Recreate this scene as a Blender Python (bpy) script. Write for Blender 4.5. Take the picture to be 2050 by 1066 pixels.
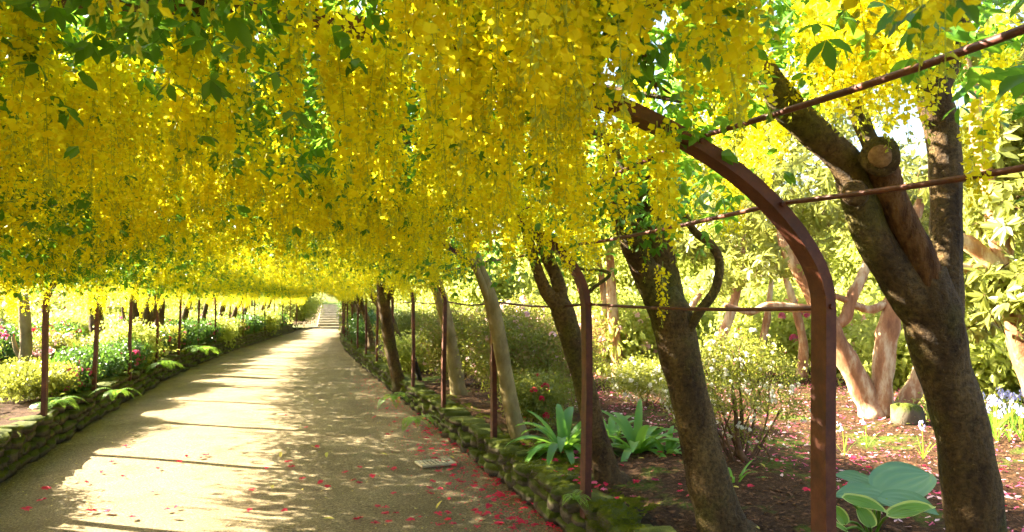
import bpy, math, numpy as np
from mathutils import Vector, Euler, Matrix
R = np.random.default_rng(7)
PI = math.pi
sc = bpy.context.scene
for o in list(bpy.data.objects): bpy.data.objects.remove(o)
COL = sc.collection

# ------------------------------------------------------------------ camera
FPX, CX, CY = 1464.0, 1025.0, 533.0            # photograph pixels (2050 x 1066)
CAMH = 1.70
VPX, HZY = 565.0, 601.0
PITCH = math.atan((HZY - CY) / FPX)
YAW = math.atan((CX - VPX) / FPX)
cam_d = bpy.data.cameras.new('camera'); cam = bpy.data.objects.new('camera', cam_d); COL.objects.link(cam)
cam_d.sensor_width = 36.0; cam_d.lens = FPX / 2050 * 36.0
cam_d.clip_start = 0.05; cam_d.clip_end = 900
cam.location = (0, 0, CAMH)
cam.rotation_euler = (PI / 2 + PITCH, 0, -YAW)
cam_d.dof.use_dof = True; cam_d.dof.focus_distance = 2.8; cam_d.dof.aperture_fstop = 7.5
sc.camera = cam

# ------------------------------------------------------------------ light
SUN_EL = math.radians(31.0)
SUN_TO = np.array([-0.83, 0.557, 0.0])         # horizontal direction towards the sun
SUN_TO /= np.linalg.norm(SUN_TO)
world = bpy.data.worlds.new('World'); sc.world = world; world.use_nodes = True
wn = world.node_tree; wn.nodes.clear()
sky = wn.nodes.new('ShaderNodeTexSky'); sky.sky_type = 'NISHITA'; sky.sun_disc = False
sky.sun_elevation = SUN_EL
sky.sun_rotation = math.atan2(SUN_TO[0], SUN_TO[1])
sky.air_density = 1.0; sky.dust_density = 4.0; sky.ozone_density = 0.4
bgn = wn.nodes.new('ShaderNodeBackground'); bgn.inputs['Strength'].default_value = 0.055
won = wn.nodes.new('ShaderNodeOutputWorld')
wn.links.new(sky.outputs[0], bgn.inputs[0]); wn.links.new(bgn.outputs[0], won.inputs[0])
sun_d = bpy.data.lights.new('sun', 'SUN'); sun_d.energy = 5.0; sun_d.angle = math.radians(0.53); sun_d.color = (1.0, 0.89, 0.70)
sun = bpy.data.objects.new('sun', sun_d); COL.objects.link(sun)
sdir = Vector((SUN_TO[0] * math.cos(SUN_EL), SUN_TO[1] * math.cos(SUN_EL), math.sin(SUN_EL)))
sun.rotation_euler = sdir.to_track_quat('Z', 'Y').to_euler()
sc.view_settings.view_transform = 'Standard'; sc.view_settings.look = 'None'
sc.view_settings.gamma = 1.0; sc.view_settings.exposure = 3.65
sc.render.engine = 'CYCLES'
cy = sc.cycles
cy.use_denoising = True; cy.use_adaptive_sampling = True; cy.adaptive_threshold = 0.03; cy.max_bounces = 7; cy.diffuse_bounces = 4; cy.transmission_bounces = 5; cy.glossy_bounces = 2
cy.transparent_max_bounces = 4; cy.sample_clamp_indirect = 6.0; cy.caustics_reflective = False; cy.caustics_refractive = False

# ------------------------------------------------------------------ pixel -> place
FW = np.array([math.sin(YAW) * math.cos(PITCH), math.cos(YAW) * math.cos(PITCH), math.sin(PITCH)])
RT = np.array([math.cos(YAW), -math.sin(YAW), 0.0]); UP = np.cross(RT, FW)
CAM = np.array([0, 0, CAMH])
def ray(px, py): return FW * FPX + RT * (px - CX) - UP * (py - CY)
def at(px, py, depth): return CAM + ray(px, py) / FPX * depth
def gnd(px, py, z):
    d = ray(px, py); return CAM + d * ((z - CAMH) / d[2])
def proj(p):
    q = np.asarray(p) - CAM
    de = q @ FW; s = np.where(np.abs(de) < 1e-6, 1e-6, de)
    return CX + FPX * (q @ RT) / s, CY - FPX * (q @ UP) / s, de

# ------------------------------------------------------------------ tunnel plan (x across, y along)
def cxy(y):
    y = np.asarray(y, float); return -0.25 + 2.4 * (np.clip(y - 12, 0, None) / 30) ** 2
def hw(y):
    t = np.clip((np.asarray(y, float) - 12) / 30, 0, 1); return 2.22 - 0.85 * t * t * (3 - 2 * t)
SPRING, RISE = 1.66, 0.95
ARCH_Y = [2.4 + 2.36 * k for k in range(-1, 18)]
def arch_pt(y, a, off=0.0):
    """a = 0 right springing, pi left springing"""
    A = hw(y) + 0.07 + off
    return cxy(y) + A * np.cos(a), SPRING + (RISE + off) * np.sin(a)
RBED, LBED = 0.29, 0.40

# ------------------------------------------------------------------ mesh helpers
class MB:
    def __init__(s): s.v = []; s.f = []; s.m = []; s.n = 0
    def add(s, v, f, m=0):
        v = np.asarray(v, float).reshape(-1, 3); s.v.append(v)
        for q in f: s.f.append(tuple(int(i) + s.n for i in q)); s.m.append(m)
        s.n += len(v)
    def mesh(s, name, mats, smooth=True):
        me = bpy.data.meshes.new(name)
        v = np.concatenate(s.v) if s.v else np.zeros((0, 3))
        me.from_pydata(v.tolist(), [], s.f)
        for m in mats: me.materials.append(m)
        if len(mats) > 1: me.polygons.foreach_set('material_index', s.m)
        me.polygons.foreach_set('use_smooth', [smooth] * len(s.f))
        me.update(); return me
def link(name, data, parent=None, loc=None):
    o = bpy.data.objects.new(name, data); COL.objects.link(o)
    if parent is not None:
        o.parent = parent
        base = parent
        off = Vector((0, 0, 0))
        while base is not None: off += base.location; base = base.parent
        o.location = (Vector(loc) if loc is not None else Vector((0, 0, 0))) - off
    elif loc is not None: o.location = Vector(loc)
    return o
def thing(name, loc, label, cat, group=None):
    o = bpy.data.objects.new(name, None); COL.objects.link(o); o.location = Vector([float(c) for c in loc])
    o.empty_display_size = 0.1
    o['label'] = label; o['category'] = cat
    if group: o['group'] = group
    return o
def tag(o, label, cat, group=None):
    o['label'] = label; o['category'] = cat
    if group: o['group'] = group
    return o
def structure(o, label=None):
    o['kind'] = 'structure'
    if label: o['label'] = label
    return o
def catmull(p, n):
    p = np.asarray(p, float); k = len(p)
    if k == 2:
        t = np.linspace(0, 1, n)[:, None]; return p[0] * (1 - t) + p[1] * t
    e = np.vstack([2 * p[0] - p[1], p, 2 * p[-1] - p[-2]])
    t = np.linspace(0, k - 1 - 1e-9, n); i = t.astype(int); u = (t - i)[:, None]
    a, b, c, d = e[i], e[i + 1], e[i + 2], e[i + 3]
    return 0.5 * (2 * b + (c - a) * u + (2 * a - 5 * b + 4 * c - d) * u ** 2 + (3 * b - a - 3 * c + d) * u ** 3)
def tube(mb, pts, rad, seg=10, bump=0.0, m=0, cap=True, seed=0):
    pts = np.asarray(pts, float); n = len(pts); rad = np.broadcast_to(np.asarray(rad, float), (n,))
    T = np.gradient(pts, axis=0); T /= np.linalg.norm(T, axis=1)[:, None] + 1e-9
    ref = np.array([0.31, 0.9, 0.2]) if abs(T[0][2]) > .5 else np.array([0, 0, 1.0])
    N = np.cross(T[0], ref); N /= np.linalg.norm(N)
    V = []; ang = np.linspace(0, 2 * PI, seg, endpoint=False)
    r = np.random.default_rng(seed); ph = r.uniform(0, 6.28, 6)
    for i in range(n):
        N = N - T[i] * (N @ T[i]); N /= np.linalg.norm(N) + 1e-9
        B = np.cross(T[i], N)
        rr = rad[i] * (1 + bump * (0.6 * np.sin(2 * ang + ph[0] + i * .35) + 0.5 * np.sin(3 * ang + ph[1] - i * .5) + 0.5 * np.sin(i * .9 + ph[2]) + .35 * np.sin(5 * ang + i * 1.3 + ph[3])))
        V.append(pts[i] + rr[:, None] * (np.cos(ang)[:, None] * N + np.sin(ang)[:, None] * B))
    F = []
    for i in range(n - 1):
        for j in range(seg):
            k = (j + 1) % seg
            F.append((i * seg + j, i * seg + k, (i + 1) * seg + k, (i + 1) * seg + j))
    if cap: F.append(tuple(range(seg - 1, -1, -1))); F.append(tuple((n - 1) * seg + j for j in range(seg)))
    mb.add(np.concatenate(V), F, m)
def box(mb, c, s, rz=0, m=0):
    c = np.asarray(c, float); s = np.asarray(s, float) / 2
    v = np.array([[x, y, z] for z in (-1, 1) for y in (-1, 1) for x in (-1, 1)]) * s
    ca, sa = math.cos(rz), math.sin(rz)
    v = np.stack([v[:, 0] * ca - v[:, 1] * sa, v[:, 0] * sa + v[:, 1] * ca, v[:, 2]], 1) + c
    mb.add(v, [(0, 2, 3, 1), (4, 5, 7, 6), (0, 1, 5, 4), (2, 6, 7, 3), (0, 4, 6, 2), (1, 3, 7, 5)], m)
def unit(v): v = np.asarray(v, float); return v / (np.linalg.norm(v) + 1e-9)
def blade(mb, base, d, up, L, Wd, n=4, droop=0.3, fold=0.15, m=0, shape=0.45):
    """a leaf: grows from base along d, width across, two quads per step with a folded midrib"""
    d = unit(d); side = unit(np.cross(d, up)); nn = np.cross(side, d)
    V = []; p = np.asarray(base, float).copy(); dd = d.copy()
    for i in range(n + 1):
        t = i / n
        w = Wd * .5 * (max(t, .001) ** shape * (1 - t) ** .55) * 1.75 if 0 < i < n else Wd * .05 * (i == 0)
        V += [p - side * w + nn * fold * w, p, p + side * w + nn * fold * w]
        dd = unit(dd - np.array([0, 0, 1.0]) * droop / n); p = p + dd * L / n
        nn = unit(np.cross(side, dd))
    F = []
    for i in range(n):
        a = 3 * i; F += [(a, a + 1, a + 4, a + 3), (a + 1, a + 2, a + 5, a + 4)]
    mb.add(V, F, m)
def vnoise(x, y, s=1.0, seed=0):
    x = np.asarray(x, float) * s; y = np.asarray(y, float) * s
    r = np.random.default_rng(seed); o = 0
    for k in range(6):
        a = r.uniform(0, 6.28); f = r.uniform(.6, 2.2); o = o + np.sin(f * (x * math.cos(a) + y * math.sin(a)) + r.uniform(0, 6.28)) / (f ** .7)
    return o / 3.2

# ------------------------------------------------------------------ materials
def newmat(name):
    m = bpy.data.materials.new(name); m.use_nodes = True; nt = m.node_tree; nt.nodes.clear()
    out = nt.nodes.new('ShaderNodeOutputMaterial')
    return m, nt, out
def N(nt, t, **kw):
    n = nt.nodes.new(t)
    for k, v in kw.items():
        if k in n.inputs: n.inputs[k].default_value = v
        else: setattr(n, k, v)
    return n
def rgba(c): return (c[0], c[1], c[2], 1.0)
def ramp(nt, fac, stops):
    r = nt.nodes.new('ShaderNodeValToRGB'); e = r.color_ramp.elements
    e[0].position, e[0].color = stops[0][0], rgba(stops[0][1]); e[1].position, e[1].color = stops[-1][0], rgba(stops[-1][1])
    for p, c in stops[1:-1]:
        q = e.new(p); q.color = rgba(c)
    nt.links.new(fac, r.inputs[0]); return r.outputs[0]
def mixc(nt, f, a, b):
    n = nt.nodes.new('ShaderNodeMix'); n.data_type = 'RGBA'
    for sock, v in ((n.inputs[0], f), (n.inputs[6], a), (n.inputs[7], b)):
        if isinstance(v, (tuple, list)): sock.default_value = rgba(v)
        elif isinstance(v, (int, float)): sock.default_value = v
        else: nt.links.new(v, sock)
    return n.outputs[2]
def mth(nt, op, a, b=None):
    n = nt.nodes.new('ShaderNodeMath'); n.operation = op
    for i, v in enumerate((a, b)):
        if v is None: continue
        if isinstance(v, (int, float)): n.inputs[i].default_value = v
        else: nt.links.new(v, n.inputs[i])
    return n.outputs[0]
def noise(nt, scale, detail=4, rough=.6, vec=None):
    n = nt.nodes.new('ShaderNodeTexNoise'); n.inputs['Scale'].default_value = scale; n.inputs['Detail'].default_value = detail; n.inputs['Roughness'].default_value = rough
    if vec is None: vec = N(nt, 'ShaderNodeTexCoord').outputs['Object']
    nt.links.new(vec, n.inputs['Vector']); return n.outputs[0]
def leafmat(name, c1, c2, c3=None, tr=0.45, tcol=None, rough=0.45, spec=0.35, vary=0.6):
    m, nt, out = newmat(name)
    oi = N(nt, 'ShaderNodeObjectInfo'); ge = N(nt, 'ShaderNodeNewGeometry')
    col = mixc(nt, oi.outputs['Random'], c1, c2)
    isl = mth(nt, 'MULTIPLY', ge.outputs['Random Per Island'], vary)
    col = mixc(nt, isl, col, c3 or c2)
    p = N(nt, 'ShaderNodeBsdfPrincipled'); p.inputs['Roughness'].default_value = rough; p.inputs['Specular IOR Level'].default_value = spec
    t = N(nt, 'ShaderNodeBsdfTranslucent')
    if tcol: tc = mixc(nt, 0.65, col, tcol)
    else: tc = col
    nt.links.new(col, p.inputs['Base Color']); nt.links.new(tc, t.inputs['Color'])
    mx = N(nt, 'ShaderNodeMixShader'); mx.inputs[0].default_value = tr
    nt.links.new(p.outputs[0], mx.inputs[1]); nt.links.new(t.outputs[0], mx.inputs[2]); nt.links.new(mx.outputs[0], out.inputs[0])
    return m
def solid(name, build, rough=.8, spec=.3, metallic=0.0):
    """build(nt) -> (colour socket, height socket or None, bump strength, bump distance)"""
    m, nt, out = newmat(name)
    p = N(nt, 'ShaderNodeBsdfPrincipled'); p.inputs['Roughness'].default_value = rough; p.inputs['Specular IOR Level'].default_value = spec; p.inputs['Metallic'].default_value = metallic
    c, h, bs, bd = build(nt)
    nt.links.new(c, p.inputs['Base Color'])
    if h is not None:
        b = N(nt, 'ShaderNodeBump'); b.inputs['Strength'].default_value = bs; b.inputs['Distance'].default_value = bd
        nt.links.new(h, b.inputs['Height']); nt.links.new(b.outputs[0], p.inputs['Normal'])
    nt.links.new(p.outputs[0], out.inputs[0]); return m

M = {}
M['petal'] = leafmat('laburnum_petal', (.90, .87, .035), (.88, .81, .012), (.78, .63, .005), tr=.50, rough=.55, spec=.2, vary=.95)
M['bud'] = leafmat('laburnum_bud', (.55, .55, .03), (.45, .50, .04), tr=.4, rough=.55)
M['stalk'] = leafmat('green_stalk', (.34, .44, .03), (.42, .48, .04), tr=.35)
M['lab_leaf'] = leafmat('laburnum_leaf', (.035, .12, .012), (.07, .19, .018), (.12, .27, .02), tr=.42, tcol=(.26, .50, .03))
M['rho_leaf'] = leafmat('rhododendron_leaf', (.09, .15, .03), (.20, .24, .05), (.27, .25, .06), tr=.48, tcol=(.52, .54, .10), rough=.35, spec=.5)
M['az_leaf'] = leafmat('azalea_leaf', (.085, .12, .018), (.17, .20, .028), (.27, .24, .04), tr=.42, tcol=(.42, .44, .05))
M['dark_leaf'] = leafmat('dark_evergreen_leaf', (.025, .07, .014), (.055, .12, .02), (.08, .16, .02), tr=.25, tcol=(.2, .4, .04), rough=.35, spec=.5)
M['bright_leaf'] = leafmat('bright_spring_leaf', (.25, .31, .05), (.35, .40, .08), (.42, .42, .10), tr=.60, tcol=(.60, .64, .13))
M['bronze_leaf'] = leafmat('bronze_young_leaf', (.24, .14, .05), (.30, .20, .06), (.22, .22, .05), tr=.4, tcol=(.5, .36, .12))
M['fern'] = leafmat('fern_frond', (.10, .24, .02), (.16, .32, .03), (.22, .36, .04), tr=.45, tcol=(.4, .6, .06))
M['hosta_blue'] = leafmat('blue_green_hosta_leaf', (.11, .23, .11), (.14, .27, .13), tr=.18, rough=.5)
M['hosta_green'] = leafmat('green_hosta_leaf', (.12, .26, .03), (.16, .30, .04), tr=.35, tcol=(.4, .6, .06))
M['hosta_edge'] = leafmat('cream_hosta_margin', (.50, .58, .14), (.55, .62, .18), tr=.4)
M['strap'] = leafmat('glossy_strap_leaf', (.05, .17, .02), (.09, .25, .03), (.14, .30, .03), tr=.35, tcol=(.35, .6, .06), rough=.4, spec=.3)
M['crimson'] = leafmat('crimson_petal', (.66, .015, .06), (.80, .04, .12), (.55, .012, .04), tr=.4, rough=.5)
M['pink'] = leafmat('pink_petal', (.72, .10, .26), (.80, .22, .38), (.70, .06, .18), tr=.4, rough=.5)
M['palepink'] = leafmat('pale_pink_petal', (.85, .48, .52), (.88, .62, .60), tr=.4)
M['white'] = leafmat('cream_white_petal', (.82, .78, .62), (.86, .84, .72), tr=.4)
M['blue'] = leafmat('bluebell_petal', (.46, .44, .72), (.56, .54, .80), tr=.4)
M['yleaf'] = leafmat('fallen_yellow_leaf', (.62, .46, .05), (.55, .50, .10), tr=.3)
M['brownflake'] = leafmat('dry_flake', (.16, .09, .03), (.32, .21, .08), (.42, .34, .12), tr=.1, rough=.8)
M['moss'] = leafmat('moss_tuft', (.045, .075, .006), (.10, .13, .010), (.18, .19, .015), tr=.3, rough=.9, spec=.1)
M['mulchchip'] = leafmat('bark_chip', (.03, .014, .006), (.12, .055, .024), (.26, .13, .06), tr=.0, rough=.85, spec=.15)

def b_path(nt):
    tc = N(nt, 'ShaderNodeTexCoord').outputs['Object']
    a = noise(nt, 1.3, 5, .6, tc); b = noise(nt, 55, 5, .75, tc); g = noise(nt, 240, 2, .6, tc)
    c1 = ramp(nt, a, [(.3, (.140, .104, .050)), (.55, (.215, .168, .092)), (.75, (.17, .138, .066))])
    c2 = ramp(nt, b, [(.34, (.22, .20, .17)), (.5, (1, 1, 1)), (.64, (1.8, 1.75, 1.6))])
    n = nt.nodes.new('ShaderNodeMix'); n.data_type = 'RGBA'; n.blend_type = 'MULTIPLY'; n.inputs[0].default_value = 1.0
    nt.links.new(c1, n.inputs[6]); nt.links.new(c2, n.inputs[7])
    vo = N(nt, 'ShaderNodeTexVoronoi'); vo.inputs['Scale'].default_value = 60; nt.links.new(tc, vo.inputs['Vector'])
    sp = ramp(nt, vo.outputs['Color'], [(.82, (0, 0, 0)), (.9, (1, 1, 1))])
    col = mixc(nt, mth(nt, 'MULTIPLY', sp, .55), n.outputs[2], (.36, .30, .20))
    sx = N(nt, 'ShaderNodeSeparateXYZ'); nt.links.new(tc, sx.inputs[0])
    h = mth(nt, 'ADD', mth(nt, 'MULTIPLY', b, .6), mth(nt, 'MULTIPLY', g, .5))
    return col, h, 1.0, .02
M['path'] = solid('gravel_path', b_path, rough=.9, spec=.2)
def b_mulch(nt):
    tc = N(nt, 'ShaderNodeTexCoord').outputs['Object']
    a = noise(nt, .9, 4, .6, tc); b = noise(nt, 30, 6, .75, tc); c = noise(nt, 2.2, 3, .6, tc)
    c1 = ramp(nt, b, [(.3, (.018, .010, .006)), (.5, (.055, .028, .013)), (.66, (.12, .065, .03)), (.8, (.22, .15, .08))])
    gr = ramp(nt, b, [(.3, (.03, .05, .01)), (.6, (.10, .14, .015)), (.8, (.18, .2, .03))])
    f = ramp(nt, mth(nt, 'MULTIPLY', a, c), [(.28, (0, 0, 0)), (.36, (1, 1, 1))])
    return mixc(nt, f, c1, gr), b, 1.0, .03
M['mulch'] = solid('bark_mulch_soil', b_mulch, rough=.95, spec=.1)
def b_ground(nt):
    tc = N(nt, 'ShaderNodeTexCoord').outputs['Object']
    a = noise(nt, .15, 4, .6, tc); b = noise(nt, 8, 6, .7, tc)
    c = ramp(nt, b, [(.3, (.04, .07, .012)), (.6, (.11, .16, .025)), (.8, (.2, .22, .05))])
    c2 = ramp(nt, b, [(.3, (.09, .06, .03)), (.7, (.22, .16, .09))])
    return mixc(nt, ramp(nt, a, [(.45, (0, 0, 0)), (.6, (1, 1, 1))]), c, c2), b, .6, .05
M['ground'] = solid('garden_ground', b_ground, rough=.95, spec=.1)
def b_rust(nt):
    tc = N(nt, 'ShaderNodeTexCoord').outputs['Object']
    a = noise(nt, 9, 6, .7, tc); b = noise(nt, 90, 3, .6, tc)
    c = ramp(nt, a, [(.3, (.038, .009, .004)), (.5, (.080, .019, .008)), (.68, (.13, .038, .014)), (.85, (.05, .018, .010))])
    return c, mth(nt, 'ADD', a, mth(nt, 'MULTIPLY', b, .4)), .35, .006
M['rust'] = solid('rusty_iron', b_rust, rough=.62, spec=.4)
def b_bark(nt):
    ge = N(nt, 'ShaderNodeTexCoord').outputs['Object']
    mp = N(nt, 'ShaderNodeMapping'); mp.inputs['Scale'].default_value = (1, 1, .35); nt.links.new(ge, mp.inputs[0])
    a = noise(nt, 7, 5, .65, mp.outputs[0]); b = noise(nt, 45, 5, .7, ge); l = noise(nt, 70, 2, .5, ge); s = noise(nt, 3.1, 3, .5, ge)
    c = ramp(nt, a, [(.28, (.034, .018, .007)), (.45, (.088, .050, .018)), (.6, (.150, .092, .034)), (.78, (.21, .135, .055))])
    mo = mixc(nt, ramp(nt, s, [(.5, (0, 0, 0)), (.66, (.75, .75, .75))]), c, (.105, .10, .014))
    sp = ramp(nt, l, [(.68, (0, 0, 0)), (.72, (1, 1, 1))])
    col = mixc(nt, mth(nt, 'MULTIPLY', sp, .5), mo, (.26, .18, .07))
    mu = nt.nodes.new('ShaderNodeMix'); mu.data_type = 'RGBA'; mu.blend_type = 'MULTIPLY'; mu.inputs[0].default_value = 1.0
    nt.links.new(col, mu.inputs[6]); nt.links.new(ramp(nt, b, [(.35, (.5, .48, .45)), (.5, (1, 1, 1)), (.66, (1.45, 1.4, 1.3))]), mu.inputs[7])
    return mu.outputs[2], mth(nt, 'ADD', a, mth(nt, 'MULTIPLY', b, 1.1)), 1.0, .045
M['bark'] = solid('laburnum_bark', b_bark, rough=.8, spec=.25)
def b_orange(nt):
    ge = N(nt, 'ShaderNodeTexCoord').outputs['Object']
    mp = N(nt, 'ShaderNodeMapping'); mp.inputs['Scale'].default_value = (1, 1, .18); nt.links.new(ge, mp.inputs[0])
    a = noise(nt, 22, 6, .7, mp.outputs[0]); b = noise(nt, 60, 4, .7, ge)
    return ramp(nt, a, [(.33, (.022, .009, .004)), (.45, (.085, .036, .012)), (.58, (.17, .078, .026)), (.75, (.24, .13, .05))]), mth(nt, 'ADD', a, mth(nt, 'MULTIPLY', b, .6)), 1.0, .04
M['bark_orange'] = solid('flaking_orange_bark', b_orange, rough=.85, spec=.2)
def b_lit_tone(nt):
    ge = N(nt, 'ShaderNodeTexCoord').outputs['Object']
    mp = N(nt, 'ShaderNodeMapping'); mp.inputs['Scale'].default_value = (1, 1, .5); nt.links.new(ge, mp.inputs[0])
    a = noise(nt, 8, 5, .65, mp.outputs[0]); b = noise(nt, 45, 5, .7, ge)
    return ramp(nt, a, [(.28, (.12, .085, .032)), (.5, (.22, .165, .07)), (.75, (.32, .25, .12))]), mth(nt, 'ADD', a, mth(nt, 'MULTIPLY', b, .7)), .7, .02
M['bark_lit_tone'] = solid('lit_tone_laburnum_bark', b_lit_tone, rough=.8, spec=.25)  # lighter copy of the laburnum bark, sunlight painted into its colour
def b_pbark(nt):
    ge = N(nt, 'ShaderNodeTexCoord').outputs['Object']
    mp = N(nt, 'ShaderNodeMapping'); mp.inputs['Scale'].default_value = (1, 1, .3); nt.links.new(ge, mp.inputs[0])
    a = noise(nt, 6, 5, .7, mp.outputs[0]); b = noise(nt, 40, 4, .7, ge)
    c = ramp(nt, a, [(.3, (.16, .065, .03)), (.48, (.33, .16, .075)), (.58, (.50, .36, .22)), (.75, (.62, .52, .38))])
    return c, mth(nt, 'ADD', a, mth(nt, 'MULTIPLY', b, .5)), .6, .02
M['pbark'] = solid('peeling_rhododendron_bark', b_pbark, rough=.75)
def b_twig(nt):
    a = noise(nt, 30, 3, .6); return ramp(nt, a, [(.3, (.05, .025, .012)), (.7, (.14, .075, .035))]), None, 0, 0
M['twig'] = solid('brown_twig', b_twig, rough=.85)
def b_cut(nt):
    a = noise(nt, 40, 4, .7); return ramp(nt, a, [(.3, (.10, .045, .02)), (.7, (.30, .17, .08))]), a, .4, .01
M['cut'] = solid('sawn_wood', b_cut, rough=.85)
def b_stone(nt):
    ge = N(nt, 'ShaderNodeTexCoord').outputs['Object']; oi = N(nt, 'ShaderNodeObjectInfo')
    a = noise(nt, 5, 6, .7, ge); b = noise(nt, 38, 5, .7, ge)
    c = ramp(nt, a, [(.3, (.055, .042, .028)), (.5, (.12, .095, .065)), (.7, (.20, .165, .115))])
    c = mixc(nt, mth(nt, 'MULTIPLY', oi.outputs['Random'], .5), c, (.09, .075, .04))
    no = N(nt, 'ShaderNodeNewGeometry'); sx = N(nt, 'ShaderNodeSeparateXYZ'); nt.links.new(no.outputs['Normal'], sx.inputs[0])
    f = mth(nt, 'ADD', mth(nt, 'MULTIPLY', sx.outputs[2], .45), mth(nt, 'MULTIPLY', a, .9))
    mo = ramp(nt, b, [(.3, (.03, .045, .004)), (.6, (.09, .105, .010)), (.8, (.16, .16, .02))])
    c = mixc(nt, ramp(nt, f, [(.52, (0, 0, 0)), (.68, (1, 1, 1))]), c, mo)
    return c, mth(nt, 'ADD', a, mth(nt, 'MULTIPLY', b, .5)), .8, .03
M['stone'] = solid('mossy_stone', b_stone, rough=.9, spec=.2)
def b_earth(nt):
    a = noise(nt, 14, 5, .7); return ramp(nt, a, [(.3, (.012, .009, .005)), (.7, (.05, .036, .02))]), a, .8, .03
M['earth'] = solid('dark_earth_joint', b_earth, rough=.95, spec=.05)
def b_step(nt):
    a = noise(nt, 3, 6, .7); return ramp(nt, a, [(.3, (.24, .20, .13)), (.7, (.42, .37, .27))]), a, .5, .03
M['step'] = solid('pale_step_stone', b_step, rough=.85)
def b_grate(nt):
    a = noise(nt, 20, 3, .6); return ramp(nt, a, [(.3, (.30, .25, .15)), (.7, (.46, .40, .27))]), None, 0, 0
M['grate'] = solid('dusty_iron_grate', b_grate, rough=.6)
def b_dark(nt):
    a = noise(nt, 20, 3, .6); return ramp(nt, a, [(.3, (.012, .01, .008)), (.7, (.03, .025, .02))]), None, 0, 0
M['dark'] = solid('dark_wood_and_shade', b_dark, rough=.8)

# ------------------------------------------------------------------ scatter: ONE stuff object with instances of small template meshes
GROUPS = {}
def template(name, mb, mats, smooth=True):
    me = mb.mesh(name, mats, smooth); return bpy.data.objects.new(name, me)     # kept out of the scene
def scatter_group(key, templates):
    if key in GROUPS: return GROUPS[key]
    g = bpy.data.node_groups.new('scatter_' + key, 'GeometryNodeTree')
    g.interface.new_socket('Geometry', in_out='INPUT', socket_type='NodeSocketGeometry'); g.interface.new_socket('Geometry', in_out='OUTPUT', socket_type='NodeSocketGeometry')
    gi = g.nodes.new('NodeGroupInput'); go = g.nodes.new('NodeGroupOutput')
    iop = g.nodes.new('GeometryNodeInstanceOnPoints')
    join = g.nodes.new('GeometryNodeJoinGeometry')
    for t in templates:
        oi = g.nodes.new('GeometryNodeObjectInfo'); oi.transform_space = 'ORIGINAL'; oi.inputs['Object'].default_value = t; oi.inputs['As Instance'].default_value = False
        gt = g.nodes.new('GeometryNodeGeometryToInstance'); g.links.new(oi.outputs['Geometry'], gt.inputs[0]); g.links.new(gt.outputs[0], join.inputs[0])
    def attr(nm, ty):
        a = g.nodes.new('GeometryNodeInputNamedAttribute'); a.data_type = ty; a.inputs['Name'].default_value = nm; return a.outputs['Attribute']
    g.links.new(gi.outputs[0], iop.inputs['Points']); g.links.new(join.outputs[0], iop.inputs['Instance'])
    iop.inputs['Pick Instance'].default_value = True
    g.links.new(attr('idx', 'INT'), iop.inputs['Instance Index'])
    e2r = g.nodes.new('FunctionNodeEulerToRotation'); g.links.new(attr('rot', 'FLOAT_VECTOR'), e2r.inputs[0]); g.links.new(e2r.outputs[0], iop.inputs['Rotation'])
    g.links.new(attr('scl', 'FLOAT'), iop.inputs['Scale'])
    g.links.new(iop.outputs[0], go.inputs[0]); GROUPS[key] = g; return g
def scatter(name, key, templates, pts, rot, scl, parent=None, idx=None):
    pts = np.asarray(pts, np.float32); n = len(pts)
    if n == 0: return None
    me = bpy.data.meshes.new(name); me.vertices.add(n); me.vertices.foreach_set('co', pts.ravel())
    if idx is None: idx = R.integers(0, len(templates), n)
    a = me.attributes.new('idx', 'INT', 'POINT'); a.data.foreach_set('value', np.asarray(idx, np.int32))
    a = me.attributes.new('rot', 'FLOAT_VECTOR', 'POINT'); a.data.foreach_set('vector', np.asarray(rot, np.float32).ravel())
    a = me.attributes.new('scl', 'FLOAT', 'POINT'); a.data.foreach_set('value', np.broadcast_to(np.asarray(scl, np.float32), (n,)).copy())
    me.update()
    o = link(name, me, parent)
    md = o.modifiers.new('scatter', 'NODES'); md.node_group = scatter_group(key, templates)
    o['kind'] = 'stuff'; return o
def rand_rot(n, tilt=PI): return np.stack([R.uniform(-tilt, tilt, n), R.uniform(-tilt, tilt, n), R.uniform(0, 2 * PI, n)], 1)

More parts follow.
